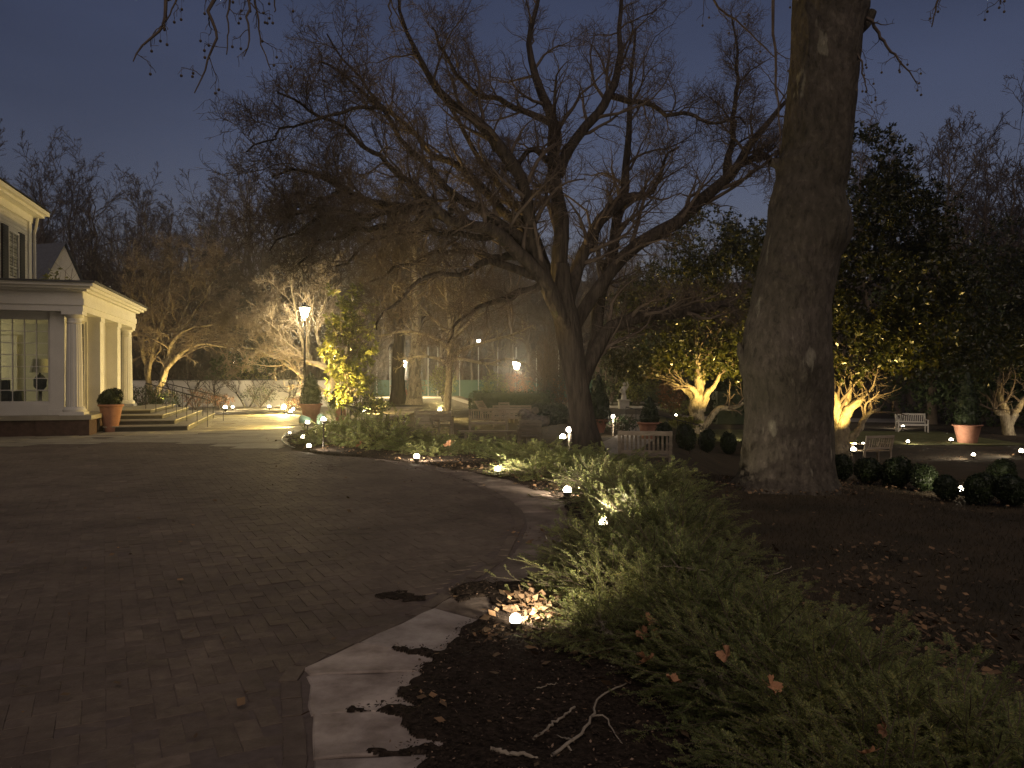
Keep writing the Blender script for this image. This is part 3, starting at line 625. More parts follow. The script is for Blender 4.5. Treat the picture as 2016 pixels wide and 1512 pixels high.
recs.append(path_light(P(637, 838, 16.6), 'lit ground light beside the green floodlight heads', aim=(.66, -.08, .78), watts=560, angle=76, scale=1.5, col=YEL))
PLT(1108, 880, 'lower lit ground light at the foot of the big spreading tree', -.1, up=.1, aim=(-.5, .0, .6), watts=60, angle=168, scale=2.0, glow=2.5)
PLT(443, 809, 'lit ground light by the red-leaved bed near the garden wall, left of a pair', 0, aim=(0, .8, .45), watts=230, col=(1, .76, .40), angle=140, scale=2.6, glow=3)
PLT(458, 805, 'fainter ground light by the garden wall, right of a pair', 0, aim=(.15, .8, .45), watts=180, col=(1, .76, .40), angle=140, scale=1.8)
PLT(530, 805, 'faint ground light at the far edge of the flagstones, left of the glaring floodlight', 0, aim=(0, .8, .45), watts=230, col=(1, .76, .40), angle=140, scale=2.0)
PLT(577, 810, 'faint ground light just right of the glaring floodlight', 0, aim=(.2, .8, .5), watts=230, col=(1, .76, .40), angle=120, scale=1.9)
PLT(866, 812, 'lit ground light left of the young forked tree on the leafy lawn', None, aim=(.30, -.25, .5), watts=800, angle=168, scale=2.6, col=YEL, glow=3)
PLT(717, 812, 'faint lit ground light under the slender tree handrail', None, aim=(.8, .4, .3), watts=420, angle=165, scale=1.6, col=YEL)
PLT(1331, 820, 'lit ground light at the edge of the pale far path, left of the glowing trunk', None, aim=(0, .5, .8), watts=40, angle=150, scale=1.9, glow=3)
recs.append(path_light(P(1681, 897, 24.6), 'bright ground light at the foot of the lit trunk right of the sycamore', aim=(-.05, .6, 1.5), watts=800, angle=115, scale=2.2, col=YEL, glow=2))
PLT(1700, 877, 'small ground light seen through the slats of the near bench', None, aim=(0, .5, .8), watts=20, angle=150, scale=1.5, glow=2)
PLT(1778, 842, 'lit ground light in front of the white bench', None, aim=(.1, .9, .3), watts=90, angle=150, scale=2.2, glow=3)
PLT(1788, 873, 'lit ground light on the dark lawn between the bench and the big pot', None, aim=(.7, .5, .15), watts=40, angle=140, scale=1.7, glow=2.5)
PLT(1873, 871, 'lit ground light just left of the lone terracotta pot', None, aim=(.9, .3, .2), watts=24, angle=150, scale=2.0, glow=3)
PLT(1917, 901, 'lit ground light in the middle of the dark mulch, below the lone terracotta pot', None, aim=(-.6, .6, .15), watts=45, angle=150, scale=1.7, glow=2.5)
PLT(2012, 896, 'lit ground light at the far right end of the dark mulch', None, aim=(-.7, .5, .2), watts=60, angle=150, scale=2.2, glow=3)
PLT(1892, 978, 'lit ground light between the dark boxwood balls, lowest on the right', None, aim=(.2, .6, .25), watts=14, angle=160, scale=1.3, glow=1.6)
# uplights hidden at the foot of the lit trees
def uplight(p, aim, label, watts, angle=70, col=YEL, scale=1.8):
    recs.append(path_light(p, label, aim=aim, watts=watts, angle=angle, col=col, scale=scale, group='uplights under the trees'))
def gz(x, y, u=0.0): return np.array([x, y, tz(x, y) + u])
for r in recs: arm(r)
recs = []
# floodlights
def floodlight(name, label, p, aim, watts, angle, col, head, lit):
    t = thing(name, label, 'floodlight', tuple(p)); a = norm(np.array(aim, float))
    m = MB(); m.tube([(0, 0, -.05), (0, 0, .14)], .02, 6); m.build('stake', M['bronze'], t, True)
    q = Vector(a).to_track_quat('Z', 'Y').to_matrix(); qm = np.array(q)
    def T(v): return v @ qm.T + np.array([0, 0, .26])
    m = MB(); m2 = MB(); m2.lathe([(.02, -.2), (.09, -.17), (.12, -.04), (.14, .08), (.14, .14), (.125, .14), (.12, .07)], 16)
    m.add(T(np.vstack(m2.v)), np.vstack(m2.f[4])); m.build('housing', head, t, True)
    m = MB(); m2 = MB(); m2.lathe([(.001, .085), (.06, .085), (.118, .08)], 16); m.add(T(np.vstack(m2.v)), np.vstack(m2.f[4])); m.build('lens', lit, t, True)
    lamp_light(t, tuple(np.array([0, 0, .26]) + a * .16), watts * 1.9, col, a, angle, .08, .5)
    return t
fp = G(560, 815, 0)
floodlight('floodlight', 'glaring floodlight at the far edge of the flagstones, lighting the house', fp + np.array([0, 0, .05]), (-.05, -1, .06), 860, 155, (1, .72, .22), M['bronze'], M['lens_yel'])
fp2 = G(618, 842, 0)
floodlight('floodlight', 'pale green floodlight head seen from behind by the pots, left of two', fp2 + np.array([-.30, 0, .0]), (-.93, .1, .14), 560, 115, YEL, M['greenpaint'], M['lens'])
floodlight('floodlight', 'pale green floodlight head seen from behind by the pots, right of two', fp2 + np.array([.22, 0, .0]), (.1, .95, .8), 130, 80, YEL, M['greenpaint'], M['lens'])
# street lamps: tapered lantern on a thin pole
def street_lamp(label, p, H, s, watts, lit):
    t = thing('street_lamp', label, 'street lamp', tuple(p), group='lit lamp posts')
    m = MB(); m.lathe([(.09 * s, -.05), (.09 * s, .25), (.05 * s, .32), (.04 * s, H - .1), (.07 * s, H - .06), (.07 * s, H)], 12); m.build('pole', M['iron'], t, True)
    m = MB(); m.lathe([(.001, H), (.105 * s, H + .005), (.20 * s, H + .36 * s), (.001, H + .365 * s)], 8); m.build('lantern', lit, t)
    m = MB(); m.lathe([(.235 * s, H + .366 * s), (.20 * s, H + .40 * s), (.06 * s, H + .50 * s), (.02, H + .58 * s), (.001, H + .60 * s)], 8); m.build('cap', M['iron'], t)
    lamp_light(t, (0, 0, H - .15), watts * 2.5, (1, .80, .44), None, None, .12)
    return t
p = P(600, 744, 30.5); street_lamp('nearest lit lamp post, its tapered lantern glowing behind the slender leafy tree', (p[0], p[1], 0), 4.0, 1.05, 500, M['lantern'])
p = P(795, 744, 62); street_lamp('far lit lamp post beside the two old trunks on the lawn', (p[0], p[1], -.5), 3.0, 1.35, 2600, M['lens_cool'])
p = P(1017, 744, 58); street_lamp('far lit lamp post behind the clipped hedge, over the copper-leaved shrub', (p[0], p[1], -.5), 2.75, 1.5, 2600, M['lens_cool'])
p = P(460, 744, 66); street_lamp('small far lit lamp post beyond the garden wall', (p[0], p[1], 0), 2.6, 1.0, 500, M['lens_cool'])
p = P(657, 744, 64); street_lamp('far lit lamp glimpsed through the slender leafy tree', (p[0], p[1], 0), 3.1, 1.0, 500, M['lens_cool'])
p = P(942, 744, 84); street_lamp('tiny high lamp far off among the bare trees', (p[0], p[1], 0), 5.3, 1.3, 500, M['tiny'])
# low post lights
def post_light(label, px, py, d, h=.5, watts=30):
    p = P(px, py, d); t = thing('post_light', label, 'garden light', (p[0], p[1], p[2] - h), group='short post lights')
    m = MB(); m.tube([(0, 0, -.3), (0, 0, h - .05)], .022, 8); m.build('post', M['stick'], t, True)
    m = MB(); m.lathe([(.10, h + .07), (.06, h + .12), (.001, h + .13)], 12); m.build('cap', M['bronze'], t, True)
    m = MB(); m.ball((0, 0, h), .062, 12, 7); m.build('lens', M['lens_cool'], t, True)
    lamp_light(t, (0, 0, h - .1), watts, WHT, None, None, .06); return t
post_light('short post light against the left side of the big spreading tree', 1120, 846, 17.6, .55, 14)
post_light('slim post light by the handrail, right of the big spreading tree', 1207, 820, 28, 1.3, 30)

# ------------------------------------------------------------ pots with clipped plants
def bushy(rng, blobs, n, ln, mt, hole=.6, core=True, name='topiary'):
    mb = leaf_cloud(rng, blobs, n, ln, ln * .5, 6, .8, hole, 2.6, .8)
    if core:
        for (x, y, z, a, b, c) in blobs: mb.ball((x, y, z), 1.0, 14, 9, (1, 1, 1)); v = mb.v[-1]; v[:] = (v - [x, y, z]) * [a * .86, b * .86, c * .86] + [x, y, z]
    return mb.mesh(name, mt, False)
rb = np.random.RandomState(8)
BALL = bushy(rb, [(0, 0, 0, .46, .46, .42), (.12, .1, .14, .36, .34, .34), (-.14, -.06, -.1, .38, .4, .36), (.02, -.15, .08, .34, .33, .36)], 1500, .06, M['box'])
CONE = bushy(rb, [(0, 0, .0, .5, .5, .45), (0, 0, .35, .43, .43, .45), (0, 0, .7, .3, .3, .42), (0, 0, .98, .16, .16, .28)], 1300, .06, M['box'])
def pot_mesh(r0, r1, h, rim=.05, sq=False):
    m = MB(); m.lathe([(r0 * .96, 0), (r0, .02), (r0 * 1.02, .1 * h), (r1 * .94, h - rim * 1.6), (r1 * .95, h - rim * 1.4), (r1 * 1.06, h - rim * 1.3), (r1 * 1.08, h - .012), (r1 * 1.03, h), (r1 * .93, h), (r1 * .92, h - .07), (.001, h - .07)], 28); return m
def potted(label, p, r0, r1, h, plant, ps, pz, cat='potted plant', sc=(1, 1, 1)):
    t = thing('potted_topiary', label, cat, tuple(p)); t.scale = sc
    pot_mesh(r0, r1, h).build('pot', M['terra'], t, True)
    o = link('topiary', plant, t, (0, 0, h + pz)); o.scale = (ps, ps, ps) if np.isscalar(ps) else ps
    return t
p = G(218, 850, 0); potted('tall tapered terracotta pot with a clipped boxwood ball before the porch steps', p, .19, .33, .82, BALL, .66, .16)
p = G(612, 832, 0); potted('wide terracotta pot with a dark clipped cone below the lamp post', p, .24, .38, .68, CONE, (.80, .80, .78), .16)
p = G(672, 830, 0); potted('terracotta pot with a rounded bush right of the wide cone pot', p, .2, .30, .6, BALL, (.9, .9, .9), .25)
pt = P(1279, 864, 26.5); potted('wide rimmed terracotta tub with a clipped dark cone, beyond the slatted bench', (pt[0], pt[1], pt[2]), .27, .40, .58, CONE, (.68, .68, .62), .12)
p = P(1178, 852, 27.5); potted('terracotta pot with a tall conifer half hidden by the big spreading tree', p, .2, .36, .5, CONE, (.9, .9, 1.15), .2)
p = G(1905, 872); potted('lone terracotta pot with a dark tall plant on the right-hand lawn', p, .38, .56, .8, CONE, (1.0, 1.0, 1.7), .2)

# clipped boxwood balls
def boxball(px, py, s, label, group, zs=1.1, mesh=BALL):
    p = G(px, py); o = link('boxwood_ball', mesh, None, (p[0], p[1], p[2] + .42 * s * zs)); o.scale = (s * rb.uniform(.9, 1.12), s * rb.uniform(.9, 1.1), s * zs * rb.uniform(.9, 1.08)); o.rotation_euler = (rb.uniform(-.12, .12), rb.uniform(-.12, .12), rb.uniform(0, 6))
    return tag(o, label, 'shrub', group)
row = [(1308, 880, .58), (1350, 884, .60), (1392, 890, .62), (1434, 893, .62), (1476, 897, .64)]
for i, (px, py, s) in enumerate(row):
    boxball(px, py, s, ['boxwood ball right beside the terracotta tub', 'second boxwood ball right of the terracotta tub', 'dark boxwood ball in front of the glowing trunk', 'dark boxwood ball just left of the sycamore trunk', 'boxwood ball half hidden by the left side of the sycamore'][i], 'boxwood balls left of the sycamore', 1.45)
for i, (px, py, s) in enumerate([(1655, 945, .44), (1710, 952, .42), (1765, 958, .44), (1818, 966, .41), (1864, 984, .34), (1930, 992, .40), (1992, 996, .43), (1972, 958, .42)]):
    boxball(px, py, s, ['dark boxwood ball touching the right side of the sycamore', 'dark boxwood ball below the bright ground light by the sycamore', 'dark boxwood ball below the bench, third from the sycamore', 'dark boxwood ball fourth from the sycamore', 'dark boxwood ball just left of the lowest ground light', 'dark boxwood ball just right of the lowest ground light', 'dark boxwood ball at the right end of the row', 'dark boxwood ball behind the right end of the row'][i], 'boxwood balls right of the sycamore')
for i, (px, py) in enumerate([(1072, 838), (1086, 836), (1100, 833), (1062, 830)]):
    boxball(px, py, .95, 'small boxwood ball in the lit row left of the big spreading tree', 'small boxwoods by the big tree')

# hedges
def hedge(label, px0, px1, d, h, wd, mt=None, base=None):
    a = P(px0, 744, d); b = P(px1, 744, d); L = b[0] - a[0]; cx = (a[0] + b[0]) / 2; n = int(L / .5) + 1; r = np.random.RandomState(int(px0))
    bl = [(-L / 2 + L * (k + .5) / n, r.uniform(-.05, .05), h * (.38 + .28 * q), L / n * .85, wd / 2, h * .36) for k in range(n) for q in (0, 1)]
    mb = leaf_cloud(r, bl, int(1100 * L * h / 2), .09, .05, 5, .8, .5, 1.6, .6); mb.box(-L / 2 + .1, L / 2 - .1, -wd / 2 + .12, wd / 2 - .12, 0, h - .12)
    return tag(link('clipped_hedge', mb.mesh('clipped_hedge', mt or M['conifer'], False), None, (cx, d, tz(cx, d) if base is None else base)), label, 'hedge')
hedge('long clipped green hedge behind the wooden seats', 928, 1085, 44, 1.35, 1.2)
hedge('dark clipped hedge block right of the glowing trunk', 1404, 1466, 47, 2.1, 1.5, M['box'])

# ------------------------------------------------------------ benches and seats
def bench(label, p, rz, w_=1.5, mt='teak', horiz=False, back=.9, name='garden_bench', cat='bench', tilt=.12, arms=True, seat=.43):
    t = thing(name, label, cat, tuple(p), rz); d = .52; mm = M[mt]
    for sx in (-1, 1):
        m = MB(); m.bar((sx * (w_ / 2 - .03), 0, 0), (sx * (w_ / 2 - .03), 0, .62 if arms else seat - .02), .06, .06); m.build('leg', mm, t)
        m = MB(); m.bar((sx * (w_ / 2 - .03), d, 0), (sx * (w_ / 2 - .03), d, .40), .06, .06); m.bar((sx * (w_ / 2 - .03), d, .40), (sx * (w_ / 2 - .03), d + tilt, back), .06, .06); m.build('leg', mm, t)
        if arms: m = MB(); m.bar((sx * (w_ / 2 - .03), -.05, .635), (sx * (w_ / 2 - .03), d + .05, .645), .075, .03); m.build('armrest', mm, t)
    m = MB()
    for k in range(6): y = .02 + k * .088; m.box(-w_ / 2 + .065, w_ / 2 - .065, y, y + .07, seat - .022, seat)
    m.box(-w_ / 2 + .062, w_ / 2 - .062, -.02, .015, seat - .09, seat - .024); m.build('seat', mm, t)
    m = MB(); x0 = w_ / 2 - .06
    m.bar((-x0, d + tilt - .004, back - .04), (x0, d + tilt - .004, back - .04), .035, .085); m.bar((-x0, d + .02, seat + .08), (x0, d + .02, seat + .08), .035, .06)
    if horiz:
        for k in range(4): q = (k + 1) / 5.2; z = seat + .1 + (back - seat - .16) * q; m.bar((-x0, d + tilt * (z - .4) / (back - .4), z), (x0, d + tilt * (z - .4) / (back - .4), z), .02, .065)
    else:
        n = int(w_ / .095)
        for k in range(n): x = -x0 + 2 * x0 * (k + .5) / n; m.bar((x, d + .02, seat + .1), (x, d + tilt - .01, back - .07), .042, .018)
    m.build('backrest', mm, t); return t
def at(px, d, z=None): q = P(px, 744, d); return (q[0], q[1], tz(q[0], q[1]) if z is None else z)
bench('wooden armchair-width bench with vertical slats facing the camera, in the middle', at(962, 29), R_(6), 1.45)
bench('wooden bench with wide horizontal back slats before the young forked tree', at(857, 28.5), R_(178), 1.35, horiz=True)
bench('pale wooden chair with horizontal slats seen from behind, left of the big tree', at(1041, 22.5, -.5), R_(183), .64, horiz=True, name='garden_chair', cat='chair', back=.9)
bench('grey slatted bench back seen between the big tree and the sycamore', at(1270, 15.6, -.36), R_(170), 1.05, back=.92)
bench('slatted bench under the lit trunk right of the sycamore', at(1704, 25, -1.15), R_(198), 1.1, back=.92)
bench('white slatted bench on the far right lawn', at(1798, 39.5), R_(-14), 1.45, 'whitewood', back=.95)
bench('wooden bench at the back, half hidden behind the slatted armchair bench', at(1010, 33), R_(4), 1.7, horiz=True)
bench('low wooden chair with a tilted back standing before the wide-slatted bench', at(849, 26.8, -.5), R_(165), .6, horiz=True, name='garden_chair', cat='chair', back=.78, tilt=.3)
bench('wooden reclining chair with a steeply tilted back by the hedge', at(976, 36.5), R_(62), .75, horiz=True, name='reclining_chair', cat='chair', back=1.0, tilt=.45)
bench('small upright wooden chair beside the reclining chair by the hedge', at(1003, 35.5), R_(25), .55, horiz=True, name='garden_chair', cat='chair', back=.95)
# low timber plank bench
q = at(960, 24.5, -.45); t = thing('plank_bench', 'long low timber plank seat in front of the armchair bench', 'bench', q, R_(2))
m = MB(); m.box(-.93, .93, -.2, .2, .31, .37); m.build('seat', M['teak'], t)
for sx in (-.7, .65):
    m = MB(); m.box(sx - .04, sx + .04, -.17, .17, -.05, .309); m.build('leg', M['teak'], t)
# mottled boulder heap behind the chair
q = at(1046, 24.2, -.28)
rk = MB(); 
for (x, y, z, r, a, b, c) in ((0, 0, .56, .36, 1.1, .8, .6), (-.22, .05, .74, .22, 1, 1, .8), (.12, -.02, .86, .12, 1, 1, .9), (.34, .02, .52, .25, 1, .8, .7)):
    s0 = rk.n; rk.ball((0, 0, 0), r, 16, 10); v = rk.v[-1]; v *= [a, b, c]
    v *= np.array([1 + .28 * mnoise.fractal(Vector(p_ * 5 + x * 9), 1, 2, 3) for p_ in v])[:, None]; v += [x, y, z]
for k in range(3): rk.box(-.45 + k * .3, -.3 + k * .3, -.25, .25, -.4, .42)
tag(link('rock_heap', rk.mesh('rock_heap', M['rock']), None, q), 'mottled rounded stone heap rising behind the pale slatted chair', 'rock')
# statue on a pedestal
q = at(1228, 53, -.95); t = thing('garden_statue', 'pale garden statue on a square pedestal beyond the handrail', 'statue', q)
m = MB(); m.box(-.42, .42, -.42, .42, -.1, .12); m.box(-.34, .34, -.34, .34, .121, .95); m.box(-.41, .41, -.41, .41, .951, 1.06); m.build('pedestal', M['stone'], t)
m = MB(); pts = [(.0, 0, 1.06), (.02, 0, 1.3), (-.02, 0, 1.6), (.03, 0, 1.85), (.04, 0, 2.0)]; m.tube(pts, [.2, .17, .13, .2, .07], 12); m.ball((.05, 0, 2.13), .125, 12, 9)
m.tube([(-.12, 0, 1.84), (-.26, -.05, 1.62), (-.12, -.16, 1.5)], [.07, .06, .045], 8); m.tube([(.2, 0, 1.84), (.3, -.05, 2.05), (.22, -.02, 2.3)], [.07, .055, .04], 8); m.build('figure', M['stone'], t, True)
# tennis fence with tall posts, low pale wall, red hydrant
x0, x1 = P(700, 744, 70)[0], P(1180, 744, 70)[0]; t = thing('tall_fence', 'tall netted fence with pale posts and a green windscreen across the back', 'fence', (0, 70, -.5))
m = MB(); m.box(x0, x1, -.01, .01, .25, 1.9); m.build('windscreen', M['screen'], t)
for px in (742, 768, 820, 843, 862, 905, 942, 980, 1016, 1056, 1100, 1140): x = P(px, 744, 70)[0]; m = MB(); m.tube([(x, -.06, -.2), (x, -.06, 4.9)], .045, 6); m.build('post', M['galv'], t, True)
x0, x1 = P(740, 744, 66)[0], P(880, 744, 66)[0]; m = MB(); m.box(x0, x1, 66, 66.3, -.9, -.02); tag(m.build('low_wall', M['wall_plaster']), 'low pale wall before the green windscreen', 'wall')
q = at(797, 58); t = thing('fire_hydrant', 'small red hydrant with a pale top between the two old trunks', 'hydrant', q)
m = MB(); m.lathe([(.2, -.05), (.2, .06), (.15, .08), (.15, .62), (.2, .64), (.2, .7), (.001, .7)], 14); m.tube([(-.24, 0, .45), (.24, 0, .45)], .07, 8); m.build('body', M['red'], t, True)
m = MB(); m.lathe([(.17, .7), (.14, .82), (.06, .9), (.001, .92)], 14); m.build('cap', M['white'], t, True)
# hose loop
a = [G(px, py, 0) + np.array([0, 0, .02]) for px, py in ((580, 850), (562, 856), (555, 866), (562, 876), (580, 884))]; m = MB(); pr = resample(np.array(a), np.full(5, .016), 24)
m.tube(pr[0], pr[1], 8); tag(m.build('garden_hose', M['galv'], None, True), 'pale hose loop at the rounded end of the mulch bed', 'hose')
# sunroom furniture
def ho(u, v, z=.56): return hp(u, v, z)
t = thing('sofa', 'dark grey sofa behind the sunroom glass', 'sofa', ho(-3.0, 1.3), HR)
m = MB(); m.box(-1.3, .9, -.35, .5, .12, .45); m.build('seat', M['sofa'], t); m = MB(); m.box(-1.3, .9, -.5, -.34, .12, .98); m.build('backrest', M['sofa'], t)
for sx in (-1.45, .91): m = MB(); m.box(sx, sx + .14, -.5, .5, .12, .66); m.build('armrest', M['sofa'], t)
t = thing('side_table', 'pale side table at the corner of the sunroom', 'table', ho(-1.35, .95), HR)
m = MB(); m.lathe([(.001, .66), (.36, .66), (.36, .69), (.001, .69)], 20); m.build('tabletop', M['white'], t); m = MB(); m.lathe([(.22, 0), (.22, .03), (.05, .06), (.05, .655)], 14); m.build('leg', M['white'], t, True)
t = thing('table_lamp', 'unlit table lamp with a glass vase base in the sunroom corner', 'lamp', ho(-1.35, .95, 1.25), HR)
m = MB(); m.lathe([(.1, 0), (.1, .03), (.16, .1), (.17, .3), (.09, .42), (.03, .46), (.02, .56)], 18); m.build('base', M['sofa'], t, True); m = MB(); m.lathe([(.27, .5), (.2, .9)], 20); m.build('lamp_shade', M['interior'], t, True)
t = thing('table_lamp', 'added table lamp, out of view, that lights the sunroom', 'lamp', ho(-6.3, 3.6, .56), HR)
m = MB(); m.lathe([(.2, 0), (.2, .03), (.03, .06), (.03, 1.3)], 14); m.build('base', M['bronze'], t, True); m = MB(); m.lathe([(.26, 1.2), (.16, 1.55)], 18); m.build('lamp_shade', M['interior'], t, True)
lamp_light(t, (0, 0, 1.7), 170, (1, .85, .55), None, None, .1)  # invented lamp, added out of view to brighten the room
# ------------------------------------------------------------ the big spreading tree (limbs follow the photograph, each at its own depth)
rt = np.random.RandomState(21)
def traced(rows, d0, d1, n=16):
    """rows of (px, py, width px); depth runs from d0 to d1 along the limb"""
    k = len(rows); ds = np.linspace(d0, d1, k); return resample([P(r[0], r[1], d) for r, d in zip(rows, ds)], [max(r[2], 2.2) / 2 * d / F for r, d in zip(rows, ds)], n)
D = 17.6
base = P(1152, 892, D); BT = np.array([base[0], base[1], tz(base[0], base[1]) - .05])
tree = thing('spreading_tree', 'big bare spreading tree with many arching limbs in the middle of the view', 'tree', tuple(BT))
trunk = traced([(1156, 905, 88), (1154, 882, 68), (1150, 850, 54), (1144, 810, 48), (1137, 760, 46), (1129, 710, 46), (1121, 660, 48), (1113, 615, 47), (1107, 575, 40), (1104, 520, 31)], D, D, 26)
LIMBS = [
 ([(1105, 585, 38), (1104, 500, 31), (1100, 410, 28), (1098, 330, 25), (1086, 240, 23), (1066, 175, 17), (1042, 115, 13), (1046, 50, 9), (1062, -10, 7), (1070, -80, 4)], D, 18.5),
 ([(1099, 345, 26), (1130, 285, 20), (1180, 222, 18), (1203, 188, 18), (1213, 125, 13), (1225, 50, 9), (1222, -20, 7), (1230, -90, 4)], 18.0, 19.5),
 ([(1116, 645, 34), (1086, 572, 31), (1057, 505, 29), (1047, 440, 26), (1030, 372, 24), (1006, 310, 27), (962, 282, 23), (914, 232, 19), (872, 182, 15), (832, 132, 11), (802, 66, 8), (790, -30, 5)], D - .1, 15.5),
 ([(1092, 588, 29), (1032, 509, 27), (975, 462, 25), (905, 438, 22), (835, 414, 19), (762, 408, 17), (692, 382, 14), (642, 346, 11), (592, 330, 7), (540, 346, 4)], D - .2, 13.5),
 ([(850, 418, 16), (765, 440, 12), (695, 456, 10), (640, 478, 7), (585, 520, 4)], 15.2, 13.6),
 ([(1142, 775, 32), (1157, 715, 30), (1180, 672, 28), (1224, 640, 27), (1290, 624, 27), (1350, 616, 24), (1388, 597, 20), (1432, 592, 11), (1470, 625, 5)], D, 18.6),
 ([(1114, 630, 30), (1140, 525, 26), (1172, 455, 23), (1205, 408, 24), (1245, 388, 19), (1272, 378, 11), (1300, 340, 7), (1320, 280, 4)], D + .2, 20),
 ([(1146, 738, 28), (1172, 652, 25), (1188, 550, 23), (1206, 460, 20), (1226, 395, 20), (1234, 330, 15), (1240, 250, 11), (1236, 170, 8), (1250, 60, 4)], D + .3, 20.5),
 ([(1126, 650, 28), (1200, 528, 25), (1300, 452, 27), (1370, 405, 25), (1425, 355, 22), (1455, 320, 17), (1490, 270, 14), (1530, 225, 9), (1580, 170, 5)], D + .3, 19),
 ([(1050, 505, 28), (990, 440, 22), (930, 400, 18), (880, 360, 14), (820, 300, 11), (760, 225, 8), (690, 160, 6), (630, 110, 4)], D - .3, 14.2),
 ([(1046, 440, 22), (980, 400, 18), (900, 330, 14), (840, 290, 11), (770, 215, 8), (700, 150, 5), (640, 60, 3)], D - .2, 16.5),
 ([(905, 438, 18), (840, 395, 14), (770, 330, 10), (690, 270, 8), (610, 215, 6), (550, 180, 4)], 15.8, 13.2),
 ([(1098, 350, 18), (1070, 315, 13), (1040, 300, 11), (1015, 340, 9), (985, 330, 6), (950, 380, 3)], 17.9, 17),
 ([(1086, 245, 15), (1040, 220, 12), (985, 200, 11), (930, 180, 9), (880, 120, 7), (850, 40, 4)], 18.3, 17),
 ([(1203, 190, 14), (1260, 205, 10), (1330, 220, 8), (1400, 245, 6), (1470, 230, 4)], 19, 18.4),
 ([(1430, 350, 16), (1440, 290, 12), (1450, 210, 9), (1450, 120, 6), (1440, 40, 3)], 18.8, 19.4),
 ([(1455, 322, 16), (1490, 312, 15), (1525, 320, 12), (1548, 330, 7)], 18.7, 18.2),
 ([(1110, 600, 26), (1060, 500, 20), (1010, 400, 15), (960, 330, 11), (900, 240, 8), (850, 150, 5)], D + .5, 19.5),
 ([(692, 382, 9), (640, 390, 7), (590, 420, 5), (550, 460, 3)], 14.0, 13.2),
 ([(1030, 505, 18), (960, 505, 13), (880, 500, 10), (800, 520, 7), (740, 560, 4)], 17.2, 15.5),
 ([(1060, 545, 20), (985, 520, 15), (900, 535, 11), (820, 560, 8), (760, 610, 5), (735, 650, 3)], 17.3, 14.8),
 ([(835, 414, 13), (740, 425, 10), (660, 420, 8), (590, 440, 6), (530, 480, 3)], 15.3, 12.8),
 ([(1075, 560, 18), (1010, 580, 13), (950, 600, 9), (900, 640, 5), (880, 670, 3)], 17.3, 16.2),
 ([(975, 462, 16), (900, 470, 12), (830, 455, 9), (740, 475, 7), (660, 525, 4)], 16.8, 14.2),
 ([(762, 225, 9), (690, 215, 7), (620, 240, 5), (560, 255, 4), (500, 300, 3)], 14.2, 13.2),
]
m = MB(); m.tubes(trunk[0] - BT, trunk[1], 22); v = m.v[0]   # root flare and ridged bark
ag = np.arctan2(v[:, 1] - 0, v[:, 0]); m.v[0] = v + (np.stack([np.cos(ag), np.sin(ag), 0 * ag], 1) * (.022 * np.sin(ag * 9 + v[:, 2] * 1.3) + .012 * np.sin(ag * 17 - v[:, 2]))[:, None])
m.build('trunk', M['bark'], tree, True)
LP = []; LR = []
for rows, a, b in LIMBS:
    p, r = traced(rows, a, b, 20); jit = rt.normal(size=p.shape) * .075; jit[0] = 0; p = p + jit; p[1:-1] = (p[1:-1] * 2 + p[:-2] + p[2:]) / 4
    LP.append(p); LR.append(r); m = MB(); m.tubes(p - BT, r, 10); m.build('limb', M['bark'], tree, True)
LP = np.array(LP) - BT; LR = np.array(LR); cr = MB()
b1, r1 = spawn(rt, LP, LR, 17, .14, .97, .33, .85, .26, .2, 9, .45, .005, curve=.03, taper=.5, lmin=.7); cr.tubes(b1, r1, 5)
b2, r2 = spawn(rt, b1, r1, 9, .12, 1, .44, .85, .10, .24, 6, .5, .004, curve=.02, taper=.45, lmin=.35); cr.tubes(b2, r2, 4)
b3, r3 = spawn(rt, b2, r2, 6, .12, 1, .5, .8, .06, .26, 4, .6, .003, lmin=.24, rmax=.006); cr.tubes(b3, r3, 3)
b4, r4 = spawn(rt, b3, r3, 2, .3, 1, .48, .6, .05, .22, 3, .7, .003, lmin=.14, rmax=.005); cr.tubes(b4, r4, 3)
cr.build('twigs', M['twig'], tree, True)

# ------------------------------------------------------------ the sycamore
D = 11.4
EDG = [(-330, 1585, 1730), (-150, 1572, 1716), (0, 1563, 1705), (30, 1562, 1703), (60, 1560, 1692), (100, 1558, 1690), (200, 1549, 1680), (300, 1537, 1669), (320, 1527, 1667), (345, 1530, 1664), (380, 1521, 1656), (400, 1516, 1660), (430, 1512, 1671), (455, 1510, 1673), (480, 1505, 1667), (510, 1498, 1650), (550, 1490, 1640), (600, 1480, 1633), (650, 1468, 1632), (700, 1460, 1634), (725, 1458, 1634), (750, 1467, 1634), (800, 1470, 1636), (850, 1468, 1638), (900, 1466, 1640), (940, 1461, 1641), (958, 1452, 1646), (968, 1440, 1654), (985, 1425, 1668)]
ys = np.linspace(-330, 985, 210); le = np.interp(ys, [e[0] for e in EDG], [e[1] for e in EDG]); re_ = np.interp(ys, [e[0] for e in EDG], [e[2] for e in EDG])
sb = P(1552, 965, D); SB = np.array([sb[0], sb[1], tz(sb[0], sb[1])])
syc = thing('sycamore', 'massive mottled sycamore trunk standing at the right, with seed balls on drooping twigs', 'tree', tuple(SB))
k = 96; a = np.arange(k) * 2 * math.pi / k; cxp = (le + re_) / 2; rad = (re_ - le) / 2 * D / F; rc = np.stack([(cxp - 1008) / F * D, np.full(len(ys), D), CAMZ + (HZ - ys) / F * D], 1)
rel = np.empty((len(ys), k))
